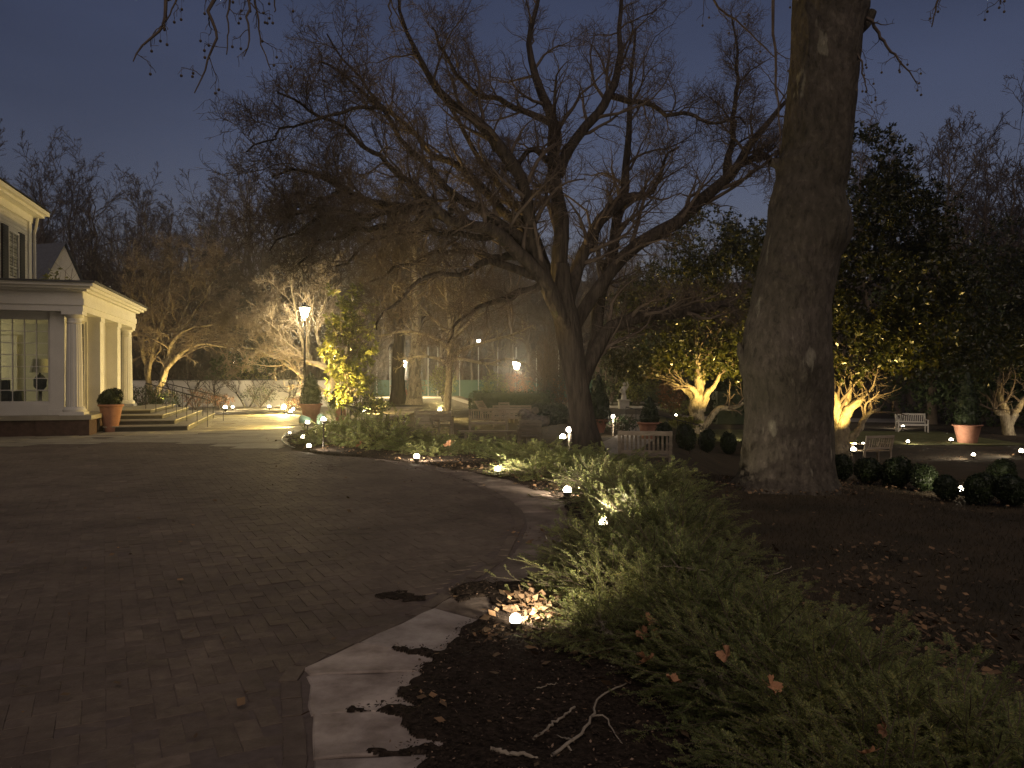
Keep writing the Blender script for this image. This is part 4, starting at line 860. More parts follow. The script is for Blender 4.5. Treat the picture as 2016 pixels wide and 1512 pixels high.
for i in range(len(ys)):
    for j in range(k):
        q = Vector((math.cos(a[j]) * 1.6, math.sin(a[j]) * 1.6, rc[i, 2] * .9)); rel[i, j] = .045 * mnoise.fractal(q, 1, 2, 3) + .026 * mnoise.fractal(Vector((q.x * 5, q.y * 5, q.z * 2.6)), 1, 2, 4) - .016 * abs(mnoise.noise(Vector((q.x * 9, q.y * 9, q.z * 1.5))))
for i in range(len(ys)): rel[i] += .16 * math.exp(-max(rc[i, 2] - SB[2], 0) / .22) * (.5 + .5 * np.sin(a * 5 + 1.3 + .6 * np.sin(a * 2))) 
# lumpy bark patch facing the camera, about three metres up
for (px, py, s, h) in ((1560, 520, .10, .06), (1585, 545, .07, .05), (1545, 550, .08, .055), (1570, 575, .09, .06), (1550, 500, .07, .04), (1600, 560, .06, .04), (1560, 600, .06, .035), (1590, 500, .05, .04)):
    q = P(px, py, D - .62); xx = rc[:, None, 0] + rad[:, None] * np.cos(a); zz = rc[:, None, 2] + 0 * xx; fr = np.sin(a)[None] < 0
    rel += np.where(fr, h * np.exp(-((xx - q[0]) ** 2 + (zz - q[2]) ** 2) / s ** 2), 0) / np.maximum(rad[:, None], .3)
vv = np.stack([rc[:, None, 0] + rad[:, None] * (1 + rel) * np.cos(a), rc[:, None, 1] + rad[:, None] * (1 + rel) * np.sin(a), rc[:, None, 2] + 0 * rel], -1) - SB
i = np.arange(len(ys) - 1)[:, None] * k; j = np.arange(k)[None]; j2 = (j + 1) % k
me = mesh_np('trunk', vv.reshape(-1, 3), [np.stack([i + j, i + k + j, i + k + j2, i + j2], -1).reshape(-1, 4)], M['syc']); link('trunk', me, syc)
top = rc[0] - SB
def br(pts, rad, name='limb', n=14):
    p, r = resample(np.array(pts, float), rad, n); m = MB(); m.tubes(p, r, 10); m.build(name, M['syc'], syc, True); return p, r
SL = [br([top + [0, 0, -.1], top + [-1.2, -.6, 1.2], top + [-4, -1.5, 1.9], top + [-7, -2.2, 1.6], top + [-9.5, -2.6, .9]], [.4, .26, .16, .10, .04]),
      br([top + [.1, 0, -.1], top + [.7, -.1, 1.6], top + [1.6, -.2, 3.4]], [.42, .3, .2])]
# collar stubs seen in the photograph
q = P(1700, 45, D) - SB; br([q + [-.12, 0, -.1], q + [.02, -.02, 0], q + [.10, -.04, .14]], [.13, .09, .06], 'stub', 6)
q = P(1528, 322, D) - SB; br([q + [.15, 0, -.03], q + [-.02, 0, 0], q + [-.09, 0, .02]], [.13, .075, .05], 'stub', 6)
q = P(1455, 690, D) - SB; br([q + [.16, 0, -.22], q + [.03, -.02, -.05], q + [.0, -.02, .12]], [.12, .07, .03], 'stub', 6)
# drooping twigs with seed balls
def droop(pts, w0, d0, d1, kids=5):
    m = MB()
    p, r = traced([(x, y, w0 * (1 - .75 * t)) for (x, y), t in zip(pts, np.linspace(0, 1, len(pts)))], d0, d1, 16); p = p - SB + rt.normal(size=p.shape) * .012; m.tubes(p, np.maximum(r, .004), 5)
    if kids:
        c, cr_ = spawn(rt, p[None], r[None], kids, .1, 1, .26, .8, -.15, .3, 7, .5, .0035, curve=-.06, lmin=.25); m.tubes(c, cr_, 4)
        c2, r2_ = spawn(rt, c, cr_, 3, .2, 1, .5, .8, -.1, .3, 5, .6, .003, curve=-.08, lmin=.12); m.tubes(c2, r2_, 3)
        for q in np.concatenate([c[:, -1], c2[rt.rand(len(c2)) < .45, -1]]):
            if rt.rand() < .55: s = rt.uniform(.05, .1); m.tubes(np.array([[q, q - [0, 0, s]]]), np.full((1, 2), .002), 3); m.ball(q - np.array([0, 0, s + .015]), .017, 8, 6)
    m.build('drooping_twig', M['twig'], syc, True)
droop([(395, -120), (330, 0), (330, 45), (300, 78), (275, 100), (270, 122)], 9, 9, 8.6)
droop([(420, -120), (360, -20), (345, 10), (325, 60)], 7, 9, 8.8, 4)
droop([(460, -120), (432, -10), (410, 22), (424, 52), (426, 82), (412, 118), (400, 150), (385, 180)], 9, 9, 8.7)
droop([(470, -120), (455, 0), (452, 50), (448, 110)], 6, 8.8, 8.6, 4)
droop([(505, -120), (492, 0), (490, 45), (493, 88), (480, 108)], 7, 9, 8.8, 5)
droop([(520, -120), (503, -10), (510, 40), (516, 95), (540, 140)], 6, 9.2, 9.0, 5)
droop([(540, -100), (540, 0), (546, 28)], 5, 9, 9, 3)
droop([(1695, 35), (1720, 55), (1740, 90), (1762, 115), (1785, 140), (1802, 162)], 8, D - .1, 10.6, 7)
droop([(1690, 60), (1684, 95), (1694, 130), (1702, 165), (1705, 180)], 6, D - .2, 10.8, 6)
droop([(1860, -90), (1845, 0), (1836, 30), (1830, 55)], 6, 10, 10, 4)
droop([(1980, -90), (1968, -20), (1965, 10)], 6, 10, 10, 3)
droop([(1515, -200), (1518, 0), (1524, 100), (1530, 230), (1536, 300)], 8, 11.5, 11.2, 4)
droop([(1380, -120), (1402, 0), (1450, 45), (1500, 95), (1528, 120)], 6, 11, 11.4, 4)
droop([(765, -60), (766, 10), (772, 60)], 6, 10, 10, 0)

# ------------------------------------------------------------ evergreen magnolias with lit trunks
def magnolia(label, p, trunks, blobs, nleaf, ups, seed, ln=.185, ulabs=()):
    p = np.array(p); r = np.random.RandomState(seed); t = thing('magnolia_tree', label, 'tree', tuple(p)); m = MB(); TP = []
    for rows, rr in trunks:
        q, rad = resample(np.array(rows, float), rr, 16); q = q + r.normal(size=q.shape) * .02; m.tubes(q, rad, 12); TP.append((q, rad))
    m.build('trunk', M['palebark'], t, True)
    Tq = np.array([a for a, b in TP]); Tr = np.array([b for a, b in TP]); m = MB()
    b1, r1 = spawn(r, Tq, Tr, 7, .55, 1, .8, .9, .25, .2, 7, .5, .02, lmin=1.2); m.tubes(b1, r1, 5); b2, r2 = spawn(r, b1, r1, 6, .3, 1, .5, .8, .1, .2, 5, .6, .01); m.tubes(b2, r2, 3); m.build('branches', M['twig'], t, True)
    leaf_cloud(r, blobs, nleaf, ln, ln * .38, 7, .35, .22, .75, .5).build('crown', M['magleaf'], t)
    for (o, aim, wt, an), ulab in zip(ups, ulabs): uplight(p + np.array(o), aim, ulab, wt, an)
    return t
p = P(1372, 853, 38); p[2] = tz(p[0], p[1]) - .05; s = 38 / F
def mp_(px, py, y=0): return (((px - 1372) * s), y, (853 - py) * s)
magnolia('broad evergreen tree on a glowing multi-stemmed trunk, between the big tree and the sycamore', p,
         [([(0, 0, -.2), mp_(1375, 830), mp_(1370, 800), mp_(1376, 770), mp_(1374, 720), mp_(1372, 640)], [.42, .35, .37, .27, .18, .09]),
          ([mp_(1372, 810), mp_(1362, 780), mp_(1345, 762), mp_(1322, 748), mp_(1290, 735)], [.22, .17, .13, .10, .05]),
          ([mp_(1366, 800), mp_(1368, 770, -.3), mp_(1350, 757, -.4), mp_(1330, 745, -.5)], [.2, .15, .11, .06]),
          ([mp_(1380, 805), mp_(1386, 785, -.2), mp_(1395, 765, -.2), mp_(1402, 760, -.3), mp_(1430, 700, -.3)], [.24, .18, .15, .12, .05]),
          ([mp_(1378, 800), mp_(1384, 770, .2), mp_(1386, 755, .2), mp_(1390, 690, .3)], [.2, .17, .14, .05]),
          ([mp_(1385, 838), mp_(1398, 820, -.2), mp_(1412, 803, -.2), mp_(1440, 800, -.3), mp_(1462, 790, -.3)], [.22, .16, .14, .11, .07])],
         [(-2.6, 0, 4.2, 2.4, 2.4, 1.7), (.2, -.5, 4.6, 2.8, 2.6, 2.0), (2.6, 0, 4.4, 2.0, 2.2, 2.2), (-1.0, 0, 6.8, 3.0, 2.6, 2.2), (1.8, 0, 7.4, 2.5, 2.5, 2.6), (0.6, .4, 9.6, 2.2, 2.2, 1.8), (-3.2, .4, 6.0, 1.5, 1.8, 1.4), (2.6, .3, 9.2, 1.6, 1.8, 1.6)], 10500,
         [((.6, -3.7, .05), (-.08, .66, 1.0), 2300, 85), ((-1.2, -2.0, .05), (.3, .3, .5), 900, 165)], 31, .185, ('ground uplight in front of the glowing multi-stemmed trunk', 'second uplight left of the glowing multi-stemmed trunk'))
p = P(1652, 905, 26.3); p[2] = tz(p[0], p[1]) - .05; s2 = 26.3 / F
def mq(px, py, y=0): return (((px - 1652) * s2), y, (905 - py) * s2)
magnolia('tall dark evergreen tree with a pale lit trunk, just right of the sycamore', p,
         [([(.05, 0, -.2), mq(1656, 870), mq(1652, 830), mq(1648, 790), mq(1640, 768), mq(1625, 755)], [.31, .25, .18, .15, .11, .06]),
          ([mq(1660, 880), mq(1658, 830, -.1), mq(1664, 800, -.1), mq(1668, 775, -.1), mq(1672, 700, 0)], [.25, .19, .16, .12, .06]),
          ([mq(1656, 830, -.1), mq(1668, 800, -.2), mq(1682, 787, -.25), mq(1695, 780, -.3), mq(1715, 750, -.3)], [.2, .17, .14, .09, .04]),
          ([mq(1664, 868, -.15), mq(1678, 850, -.3), mq(1688, 830, -.3), mq(1698, 812, -.35), mq(1720, 802, -.4)], [.15, .11, .10, .09, .05])],
         [(.6, 0, 4.0, 2.3, 2.2, 1.5), (2.6, .2, 4.2, 2.1, 2.2, 1.6), (1.4, 0, 6.0, 2.7, 2.5, 1.9), (3.4, .5, 6.2, 2.0, 2.0, 1.8), (.8, 0, 8.2, 2.3, 2.3, 1.8), (2.4, .4, 8.2, 1.9, 2.0, 1.6), (.6, 0, 10.0, 1.7, 1.8, 1.6), (-1.6, 0, 6.5, 1.6, 2, 2.5), (1.9, .2, 9.9, .9, 1, .9), (4.6, .6, 4.6, 1.6, 1.8, 1.5)], 10500,
         [], 32, .17)
p = P(1990, 856, 38); p[2] = tz(p[0], p[1]) - .05; s3 = 38 / F
def mr(px, py, y=0): return (((px - 1990) * s3), y, (856 - py) * s3)
magnolia('dim evergreen tree with a forked pale trunk at the right edge', p,
         [([(0, 0, -.2), mr(1982, 830), mr(1978, 805), mr(1972, 785), mr(1965, 740)], [.30, .24, .2, .16, .07]), ([mr(1988, 835), mr(2000, 810), mr(2014, 788), mr(2035, 765)], [.2, .17, .14, .07]), ([mr(1976, 815), mr(1962, 808), mr(1955, 802)], [.18, .13, .06])],
         [(-2, 0, 4.4, 2.8, 2.2, 1.9), (1.5, 0, 4.2, 2.4, 2.2, 1.8), (-1, 0, 7.0, 3.2, 2.5, 2.4), (1.8, 0, 7.2, 2.6, 2.4, 2.2), (0, 0, 9.2, 2.4, 2.2, 1.8)], 4200,
         [((.3, -2.2, .05), (-.1, .6, .75), 110, 70)], 33, .21, ('ground uplight before the forked trunk at the right edge',))
# dark evergreen mass further right, behind the lawn
def dark_evergreen(label, px, d, h, wd, seed, n=2600):
    q = P(px, 744, d); z = tz(q[0], q[1]); t = thing('evergreen_tree', label, 'tree', (q[0], q[1], z)); r = np.random.RandomState(seed)
    m = MB(); m.tubes(np.array([[(0, 0, -.2), (.05, 0, h * .4), (0, 0, h * .9)]]), np.array([[.32, .2, .04]]), 8); m.build('trunk', M['wood'], t, True)
    bl = [(r.uniform(-.35, .35) * wd, r.uniform(-.3, .3) * wd, h * f, wd * (.5 - .32 * f), wd * (.5 - .32 * f), h * .2) for f in np.linspace(.18, .86, 7)]
    leaf_cloud(r, bl, n, .26, .11, 6, .4, .3, .5, .5).build('crown', M['conifer'], t)
dark_evergreen('dark evergreen behind the white bench on the right', 1835, 47, 9.5, 8, 61); dark_evergreen('dark evergreen at the back right, left of the forked trunk', 1930, 50, 8.5, 9, 62)
dark_evergreen('dark rounded evergreen rising behind the garden wall', 505, 48, 3.4, 5.2, 63, 1500); dark_evergreen('dark evergreen behind the glowing trunk, beyond the far path', 1440, 58, 9, 9, 64); dark_evergreen('dark evergreen between the big tree and the far path', 1280, 62, 7.5, 9, 65, 2000)
dark_evergreen('dark evergreen beyond the right edge of the mulch', 2050, 46, 9, 9, 66)

# ------------------------------------------------------------ bare trees
def put_tree(tc, name, label, p, mats, rz=0, group=None, cat='tree', sc=1.0):
    t = thing(name, label, cat, tuple(p), rz, group); t.scale = (sc,) * 3 if np.isscalar(sc) else sc; tk, cr = tc
    tk.build('trunk', mats[0], t, True); cr.build('crown', mats[1], t, True); return t
def traced_tree(name, label, px, py, d, z, stems, mats, gens, up=.2, flat=1.0, seed=1):
    r = np.random.RandomState(seed); p = P(px, py, d); p[2] = z; t = thing(name, label, 'tree', tuple(p))
    st = [traced(q, d, d + e) for q, e in stems]; SP = np.array([a for a, b in st]) - p; SR = np.array([b for a, b in st]); SP[:, 1:] += r.normal(size=SP[:, 1:].shape) * .03
    m = MB(); m.tubes(SP, SR, 9); m.build('trunk', mats[0], t, True); m = MB(); A, B_ = SP, SR
    for g, (k, t0, ln, an, rt_) in enumerate(gens):
        A, B_ = spawn(r, A, B_, k, t0, 1, ln, an, up * (1 if g == 0 else .5), .2, (8, 6, 4, 3)[min(g, 3)], .5, rt_, taper=.4, lmin=(.7, .3, .16, .1)[min(g, 3)], flat=flat, rmax=(9, .025, .014, .011)[min(g, 3)]); m.tubes(A, B_, (4, 3, 3, 3)[min(g, 3)])
    m.build('crown', mats[1], t, True); return p
M['littwig'] = mat('lit_twig', (.19, .15, .11), (.29, .235, .17), 4, .9)  # brighter copy of the twig bark: uplight put into the colour
GEN = ((12, .3, .42, .8, .012), (8, .15, .46, .8, .010), (6, .12, .5, .75, .009), (2, .2, .55, .7, .008))
p = traced_tree('multi_stemmed_tree', 'bare many-stemmed tree lit from below beside the porch', 304, 803, 36, 0, [
 ([(304, 806, 16), (296, 765, 12), (288, 725, 9), (279, 685, 7), (268, 645, 5), (262, 600, 3), (268, 550, 2)], .6), ([(304, 800, 14), (316, 762, 11), (332, 722, 9), (358, 694, 8), (400, 676, 6), (440, 682, 3), (468, 690, 2)], -1.2),
 ([(316, 764, 10), (328, 705, 8), (346, 664, 7), (384, 645, 5), (428, 640, 3), (462, 655, 2)], -.8), ([(292, 742, 8), (302, 692, 6), (306, 655, 4), (300, 600, 3), (310, 530, 2)], .8), ([(312, 772, 9), (324, 720, 7), (342, 680, 6), (354, 640, 5), (372, 590, 4), (376, 540, 3), (372, 490, 2)], .4),
 ([(346, 664, 6), (372, 630, 5), (400, 590, 4), (420, 550, 3), (430, 515, 2)], -.4), ([(300, 690, 6), (318, 640, 5), (335, 580, 4), (340, 520, 3), (335, 485, 2)], 1.0), ([(384, 645, 4), (410, 625, 4), (440, 610, 3), (460, 600, 2)], -1.0), ([(280, 690, 6), (285, 630, 4), (290, 570, 3), (285, 520, 2)], 1.4)],
 (M['palebark'], M['littwig']), GEN, .12, .55, 3)
uplight(np.array([p[0] + 1.3, p[1] - 1.6, .05]), (.05, .45, 1.0), 'uplight below the bare many-stemmed tree by the porch', 300, 110)
p = traced_tree('multi_stemmed_tree', 'bare low-branched tree lit yellow behind the nearest lamp post', 672, 795, 33, 0, [
 ([(672, 800, 18), (660, 757, 15), (640, 724, 13), (612, 716, 10), (601, 700, 8), (591, 650, 6), (579, 590, 4), (572, 535, 2)], -.6), ([(612, 716, 9), (606, 670, 7), (612, 620, 5), (627, 555, 3)], .3), ([(640, 724, 8), (630, 680, 7), (622, 640, 6), (640, 590, 4), (655, 525, 2)], .6), ([(668, 792, 9), (630, 766, 8), (590, 736, 7), (550, 706, 5), (510, 690, 4), (482, 684, 2)], -1.0),
 ([(601, 700, 7), (570, 680, 6), (540, 652, 4), (510, 640, 3), (482, 645, 2)], -.8), ([(660, 757, 9), (668, 720, 7), (682, 690, 5), (695, 630, 3)], .8), ([(590, 736, 5), (560, 700, 4), (540, 670, 3), (525, 640, 2)], -.5), ([(591, 650, 5), (560, 610, 4), (530, 580, 3), (520, 560, 2)], .3), ([(622, 640, 5), (600, 580, 4), (590, 520, 2)], .6)],
 (M['palebark'], M['littwig']), GEN, .22, .9, 12)
uplight(np.array([p[0] - 1.8, p[1] - 1.3, .05]), (.2, .3, 1.0), 'uplight below the low-branched tree behind the lamp post', 260, 100)
# young forked tree on the lawn, traced stems
dq = 37.5; p = P(880, 826, dq); p[2] = tz(p[0], p[1]) - .05; t = thing('young_tree', 'young bare tree with forked lit stems on the leafy lawn', 'tree', tuple(p))
st = [traced(r, dq, dq + e) for r, e in (([(880, 832, 20), (881, 800, 15), (884, 740, 14), (886, 700, 13), (888, 660, 11), (882, 610, 8), (876, 560, 6), (874, 510, 3)], 0), ([(887, 690, 10), (900, 640, 8), (912, 590, 6), (918, 545, 3)], .3),
      ([(888, 668, 9), (915, 645, 7), (945, 605, 5), (965, 560, 3)], -.6), ([(886, 690, 8), (855, 665, 7), (800, 652, 6), (745, 662, 3)], -.8), ([(885, 712, 9), (905, 706, 7), (960, 716, 5), (1000, 706, 4), (1035, 720, 2.5)], -.5),
      ([(887, 700, 7), (930, 680, 6), (1005, 660, 5), (1050, 640, 3)], .6), ([(884, 720, 7), (862, 706, 6), (815, 702, 4), (790, 720, 3)], .4), ([(888, 660, 6), (850, 625, 5), (815, 590, 4), (780, 560, 2.5)], .5))]
SP = np.array([a for a, b in st]) - p; SR = np.array([b for a, b in st]); m = MB(); m.tubes(SP, SR, 9); m.build('trunk', M['palebark'], t, True)
m = MB(); b1, r1 = spawn(rt, SP, SR, 10, .35, 1, .4, .8, .2, .17, 7, .5, .009, lmin=.6); m.tubes(b1, r1, 4); b2, r2 = spawn(rt, b1, r1, 6, .2, 1, .5, .75, .1, .2, 5, .6, .008, rmax=.014); m.tubes(b2, r2, 3); b3, r3 = spawn(rt, b2, r2, 3, .2, 1, .5, .7, .1, .2, 3, .6, .006, rmax=.01); m.tubes(b3, r3, 3); m.build('crown', M['palebark'], t, True)
# two old trunks on the lawn
for px, wd, label, sd, lt in ((815, .46, 'old tree with a lit flared trunk on the lawn, right of a pair', 41, 1), (783, .48, 'old tree with a dark trunk on the lawn, left of a pair', 42, 0)):
    p = P(px, 810, 47 + (0 if lt else 1.2)); p[2] = tz(p[0], p[1]) - .05
    put_tree(bare_tree(sd, 15, wd, .30, 16, .45, .85, .22, (8, 6, 3), .016, 1, 1, .03), 'old_tree', label, p, (M['palebark'] if lt else M['bark'], M['twig']), 1.0 * sd)  # the lit trunk takes the paler bark, its light put into the colour
# slender evergreen with big leaves, lit
p = P(684, 822, 25.5); p[2] = 0; s = 25.5 / F; t = thing('slender_leafy_tree', 'slender leafy evergreen glowing yellow-green in the floodlight', 'tree', tuple(p)); r = np.random.RandomState(77); m = MB()
def ms(px, py, y=0): return ((px - 684) * s, y, (822 - py) * s)
stm = [resample(np.array([ms(684, 826), ms(a, 720, e), ms(b, 640, e * 1.5), ms(c, top, e * 2)]), [.024, .02, .015, .007], 14) for a, b, c, top, e in ((688, 694, 693, 556, 0), (680, 664, 655, 625, -.1), (694, 712, 724, 590, .1), (684, 686, 702, 575, .2), (674, 652, 638, 665, .1), (698, 720, 736, 655, -.2), (682, 676, 672, 570, -.15))]
SP = np.array([a for a, b in stm]); SR = np.array([b for a, b in stm]); m.tubes(SP, SR, 7); b1, r1 = spawn(r, SP, SR, 14, .14, 1, .24, .85, .25, .18, 6, .5, .005, lmin=.3); m.tubes(b1, r1, 4); m.build('trunk', M['palebark'], t, True)
b2, r2 = spawn(r, b1, r1, 5, .3, 1, .5, .7, .2, .2, 4, .6, .004, lmin=.12); tip = np.concatenate([b1[:, -1], b2[:, -1]]); ax = norm(np.concatenate([b1[:, -1] - b1[:, -2], b2[:, -1] - b2[:, -2]])); kk = 7
tip = np.repeat(tip, kk, 0); ax = np.repeat(ax, kk, 0); rv = norm(np.cross(ax, r.normal(size=ax.shape))); ld = norm(ax * .5 + rv); ld[:, 2] -= .15; m = MB(); L_ = r.uniform(.14, .25, len(tip)); m.leaves(tip + ax * .02, ld, norm(ax + r.normal(size=ax.shape) * .3), L_, L_ * .36); m.build('leaves', M['rholeaf'], t)
uplight(np.array([p[0] - .9, p[1] - 1.6, .05]), (.45, .75, 1.0), 'uplight below the slender leafy evergreen', 1700, 75)
# gnarled little trees in front of the wall
for px, w_, h, label, sd in ((425, .055, 1.9, 'small gnarled tree against the garden wall, left of three', 51), (487, .05, 1.7, 'small crooked tree against the garden wall, middle of three', 52), (566, .07, 2.2, 'small many-branched tree against the garden wall, right of three', 53), (360, .06, 2.2, 'leaning small dark tree against the wall behind the porch handrails', 54)):
    q = P(px, 744, 42.3); put_tree(bare_tree(sd, h, w_ * 1.5, .25, 9, .7, 1.1, .25, (4, 3, 0), .012, 2, 1.6, .12), 'small_gnarled_tree', label, (q[0], q[1], 0), (M['bark'], M['bark']), sd, 'small trees along the wall')
# bushes of the beds
def bush(label, px, d, h, wd, mt, seed, n=420, leaf=.07, z=None, name='bush', group=None):
    q = P(px, 744, d); z = tz(q[0], q[1]) if z is None else z; r = np.random.RandomState(seed); m = MB(); K = 16
    a = r.uniform(0, 6.28, K); st = np.zeros((K, 2, 3)); st[:, 1] = np.stack([np.cos(a) * wd * .35, np.sin(a) * wd * .35, h * r.uniform(.7, 1, K)], 1); mid = st.mean(1, keepdims=True) + r.normal(size=(K, 1, 3)) * .05; pt = np.concatenate([st[:, :1], mid, st[:, 1:]], 1)
    m.m = 1; m.tubes(pt, np.full((K, 3), .012), 4); b1, r1 = spawn(r, pt, np.full((K, 3), .01), 5, .2, 1, .5, .8, .1, .2, 4, .7, .006); m.tubes(b1, r1, 3); m.m = 0
    if n: mb = leaf_cloud(r, [(0, 0, h * .55, wd / 2, wd / 2, h * .45)], n, leaf, leaf * .5, 5, .3, .4, 2, .5); v = np.vstack(mb.v); m.add(v, np.vstack(mb.f[4]))
    o = m.build(name, [mt, M['twig']], None, True); o.location = (q[0], q[1], z); o.rotation_euler = (0, 0, seed); return tag(o, label, 'shrub', group)
bush('low dark bush at the foot of the lit porch-side tree', 285, 34, 1.3, 1.7, M['conifer'], 1); bush('round dark bush right of the lit porch-side tree trunk', 325, 36, 1.1, 1.6, M['conifer'], 2)
bush('reddish leafless shrub behind the porch handrails', 385, 38, 1.1, 1.8, M['redbrownleaf'], 3, 160); bush('pale dry shrub right of the porch handrails', 433, 40, .8, 1.5, M['redbrownleaf'], 4, 200)
bush('sparse green bush before the wall by the middle gnarled tree', 512, 41, 1.3, 2.2, M['conifer'], 5, 260); bush('reddish ground shrub at the end of the wall bed', 590, 37, .7, 2.0, M['redbrownleaf'], 6, 300)
bush('yellow-lit bush peeking over the garden wall', 490, 47, 2.6, 3.4, M['rholeaf'], 7, 700, .12); bush('dark bush between the pots and the slender tree', 700, 31, 1.2, 2.2, M['conifer'], 8, 600)
bush('copper-leaved shrub under the far lamp post', 1018, 56.5, 2.6, 2.8, M['redbrownleaf'], 9, 900, .10); bush('reddish shrub between the two old trunks', 806, 52, 1.7, 2.6, M['redbrownleaf'], 10, 600, .08)
bush('yellow-green bush left of the young forked tree', 872, 52, 2.6, 2.0, M['rholeaf'], 11, 700, .12); bush('pale leafy shrub behind the clipped hedge', 972, 50, 2.6, 2.0, M['rholeaf'], 12, 600, .10)
bush('dark leafy shrub left of the old trunks', 715, 44, 1.9, 2.6, M['conifer'], 13, 700); bush('pale green shrub behind the garden statue', 1255, 57, 2.6, 3.4, M['rholeaf'], 14, 900, .12); bush('grey-green mound by the far path', 1305, 54, 1.4, 3.0, M['conifer'], 15, 700, .09)
bush('orange-brown shrub left of the big tree trunk', 1090, 46, 2.2, 2.4, M['redbrownleaf'], 16, 400, .08); bush('leafy ground shrub under the slender tree handrail', 740, 34, .7, 1.6, M['conifer'], 17, 500); bush('pale leafy shrub showing above the portico roof, before the gabled wing', 106, 34, 6.5, 2.6, M['rholeaf'], 22, 900, .14); bush('low bush by the post light and handrail', 1218, 28.6, .7, 1.6, M['conifer'], 18, 450)
bush('pale mounded shrub at the far path, left of the glowing trunk', 1340, 50, 1.2, 3.0, M['rholeaf'], 19, 600, .09); bush('low leafy plant at the foot of the glowing trunk', 1352, 36, .7, 1.6, M['rholeaf'], 20, 400, .09); bush('pink-brown clump below the evergreen crown', 1322, 46, 2.4, 1.8, M['redbrownleaf'], 21, 500, .09)

# bare woodland all round the garden: a few kinds, copied
KFORM = [(.30, .25, 16, .50, .85, .30, .11), (.30, .30, 15, .36, .65, .45, .06), (.34, .22, 15, .55, .95, .22, .14), (.28, .35, 16, .42, .75, .4, .09)]
KINDS = [put_tree(bare_tree(100 + i, 20, *KFORM[i][:6], (9, 7, 3), .024, 1, 1, KFORM[i][6]), 'woodland_tree', '', (0, 200 + i * 20, 0), (M['wood'], M['wood'])) for i in range(4)]
LEFTG = 'bare woodland trees against the sky'; wi = [0]
def wood(px, d, ytop, label, group=LEFTG):
    q = P(px, 744, d); z = tz(q[0], q[1]) - .1; H = (CAMZ + (HZ - ytop) / F * d - z) / 20.5; k = wi[0] % 4; wi[0] += 1
    if wi[0] <= 4: t = KINDS[k]; t.location = (q[0], q[1], z); t.rotation_euler = (0, 0, px * .7); t['label'] = label; t['group'] = group
    else: t = dup(KINDS[k], (q[0], q[1], z), px * .7, label, None, group)
    f = min(H, 1.15); t.scale = (f, f, H); return t
la = 'tall bare tree against the dusk sky behind the house'
for px, d, yt in ((-60, 70, 225), (-5, 74, 330), (50, 80, 300), (95, 84, 298), (140, 88, 305), (185, 82, 350), (232, 84, 338), (270, 92, 345), (305, 84, 352), (340, 78, 368), (380, 80, 372), (425, 84, 372), (20, 96, 360), (160, 100, 400), (260, 104, 420), (350, 100, 430), (410, 98, 440), (75, 72, 420), (210, 72, 450), (300, 70, 440)): wood(px, d, yt, la)
lb = 'bare woodland tree behind the lit lawn, in the brown haze of twigs'; gb = 'bare woodland trees behind the lawn'
for px, d, yt in ((460, 66, 330), (500, 62, 305), (545, 58, 320), (590, 60, 300), (640, 56, 300), (690, 58, 310), (740, 60, 320), (790, 64, 330), (840, 60, 340), (890, 62, 350), (940, 58, 360), (990, 62, 380), (1040, 60, 420), (1090, 64, 440), (1140, 62, 460), (470, 56, 460), (520, 54, 480), (575, 52, 470), (625, 54, 500), (700, 53, 470), (760, 55, 490), (840, 54, 470), (905, 56, 480), (960, 55, 500), (1020, 54, 500), (1075, 56, 520), (1125, 57, 520), (1180, 60, 500), (1235, 66, 480), (1290, 70, 470), (485, 51, 520), (535, 50, 500), (610, 51, 520), (655, 49, 540), (730, 50, 520), (795, 52, 540), (865, 51, 520), (930, 52, 540), (985, 51, 540), (1045, 52, 540), (1100, 53, 540), (445, 57, 400), (510, 70, 400), (610, 70, 400), (710, 72, 390), (810, 72, 390), (910, 72, 390), (1010, 72, 420), (1110, 74, 460), (1180, 76, 480), (430, 60, 520), (560, 74, 360), (660, 76, 350), (760, 78, 350), (860, 80, 360), (960, 82, 390)): wood(px, d + 20 if 690 < px < 1200 and d < 72 else d, yt, lb, gb)
lc = 'bare tree against the dusk sky at the far right'; gc = 'bare woodland trees at the right'
for px, d, yt in ((1720, 60, 235), (1765, 64, 250), (1810, 58, 255), (1850, 66, 245), (1890, 56, 225), (1930, 62, 285), (1975, 60, 275), (2015, 64, 290), (2060, 58, 280), (1790, 74, 300), (1870, 76, 310), (1950, 78, 320), (2030, 74, 330), (1700, 66, 300), (2110, 60, 300), (1830, 54, 420), (1910, 53, 430), (1990, 54, 440), (2070, 55, 430), (1560, 68, 420), (1480, 70, 430), (1400, 72, 440), (1330, 74, 460)): wood(px, d, yt, lc, gc)
# twiggy low understorey seen between the trunks
US = [bush('', -3000 + i, 60, 4.0, 4.2, M['twig'], 70 + i, 0) for i in range(3)]
for i, o in enumerate(US):
    r = np.random.RandomState(90 + i); K = 9; a = r.uniform(0, 6.28, K); pt = np.stack([np.stack([np.cos(a) * q * 1.6, np.sin(a) * q * 1.6, 0 * a + 4.2 * q], 1) for q in np.linspace(0, 1, 6)], 1) + r.normal(size=(K, 6, 3)) * .12
    m = MB(); rd = np.linspace(.045, .012, 6)[None].repeat(K, 0); m.tubes(pt, rd, 5); b1, r1 = spawn(r, pt, rd, 9, .15, 1, .35, .8, .2, .2, 6, .6, .01); m.tubes(b1, r1, 4); b2, r2 = spawn(r, b1, r1, 7, .15, 1, .5, .75, .1, .2, 4, .6, .009, rmax=.014); m.tubes(b2, r2, 3)
    o.data = m.mesh('bare_shrub', M['twig']); o.name = 'bare_shrub'
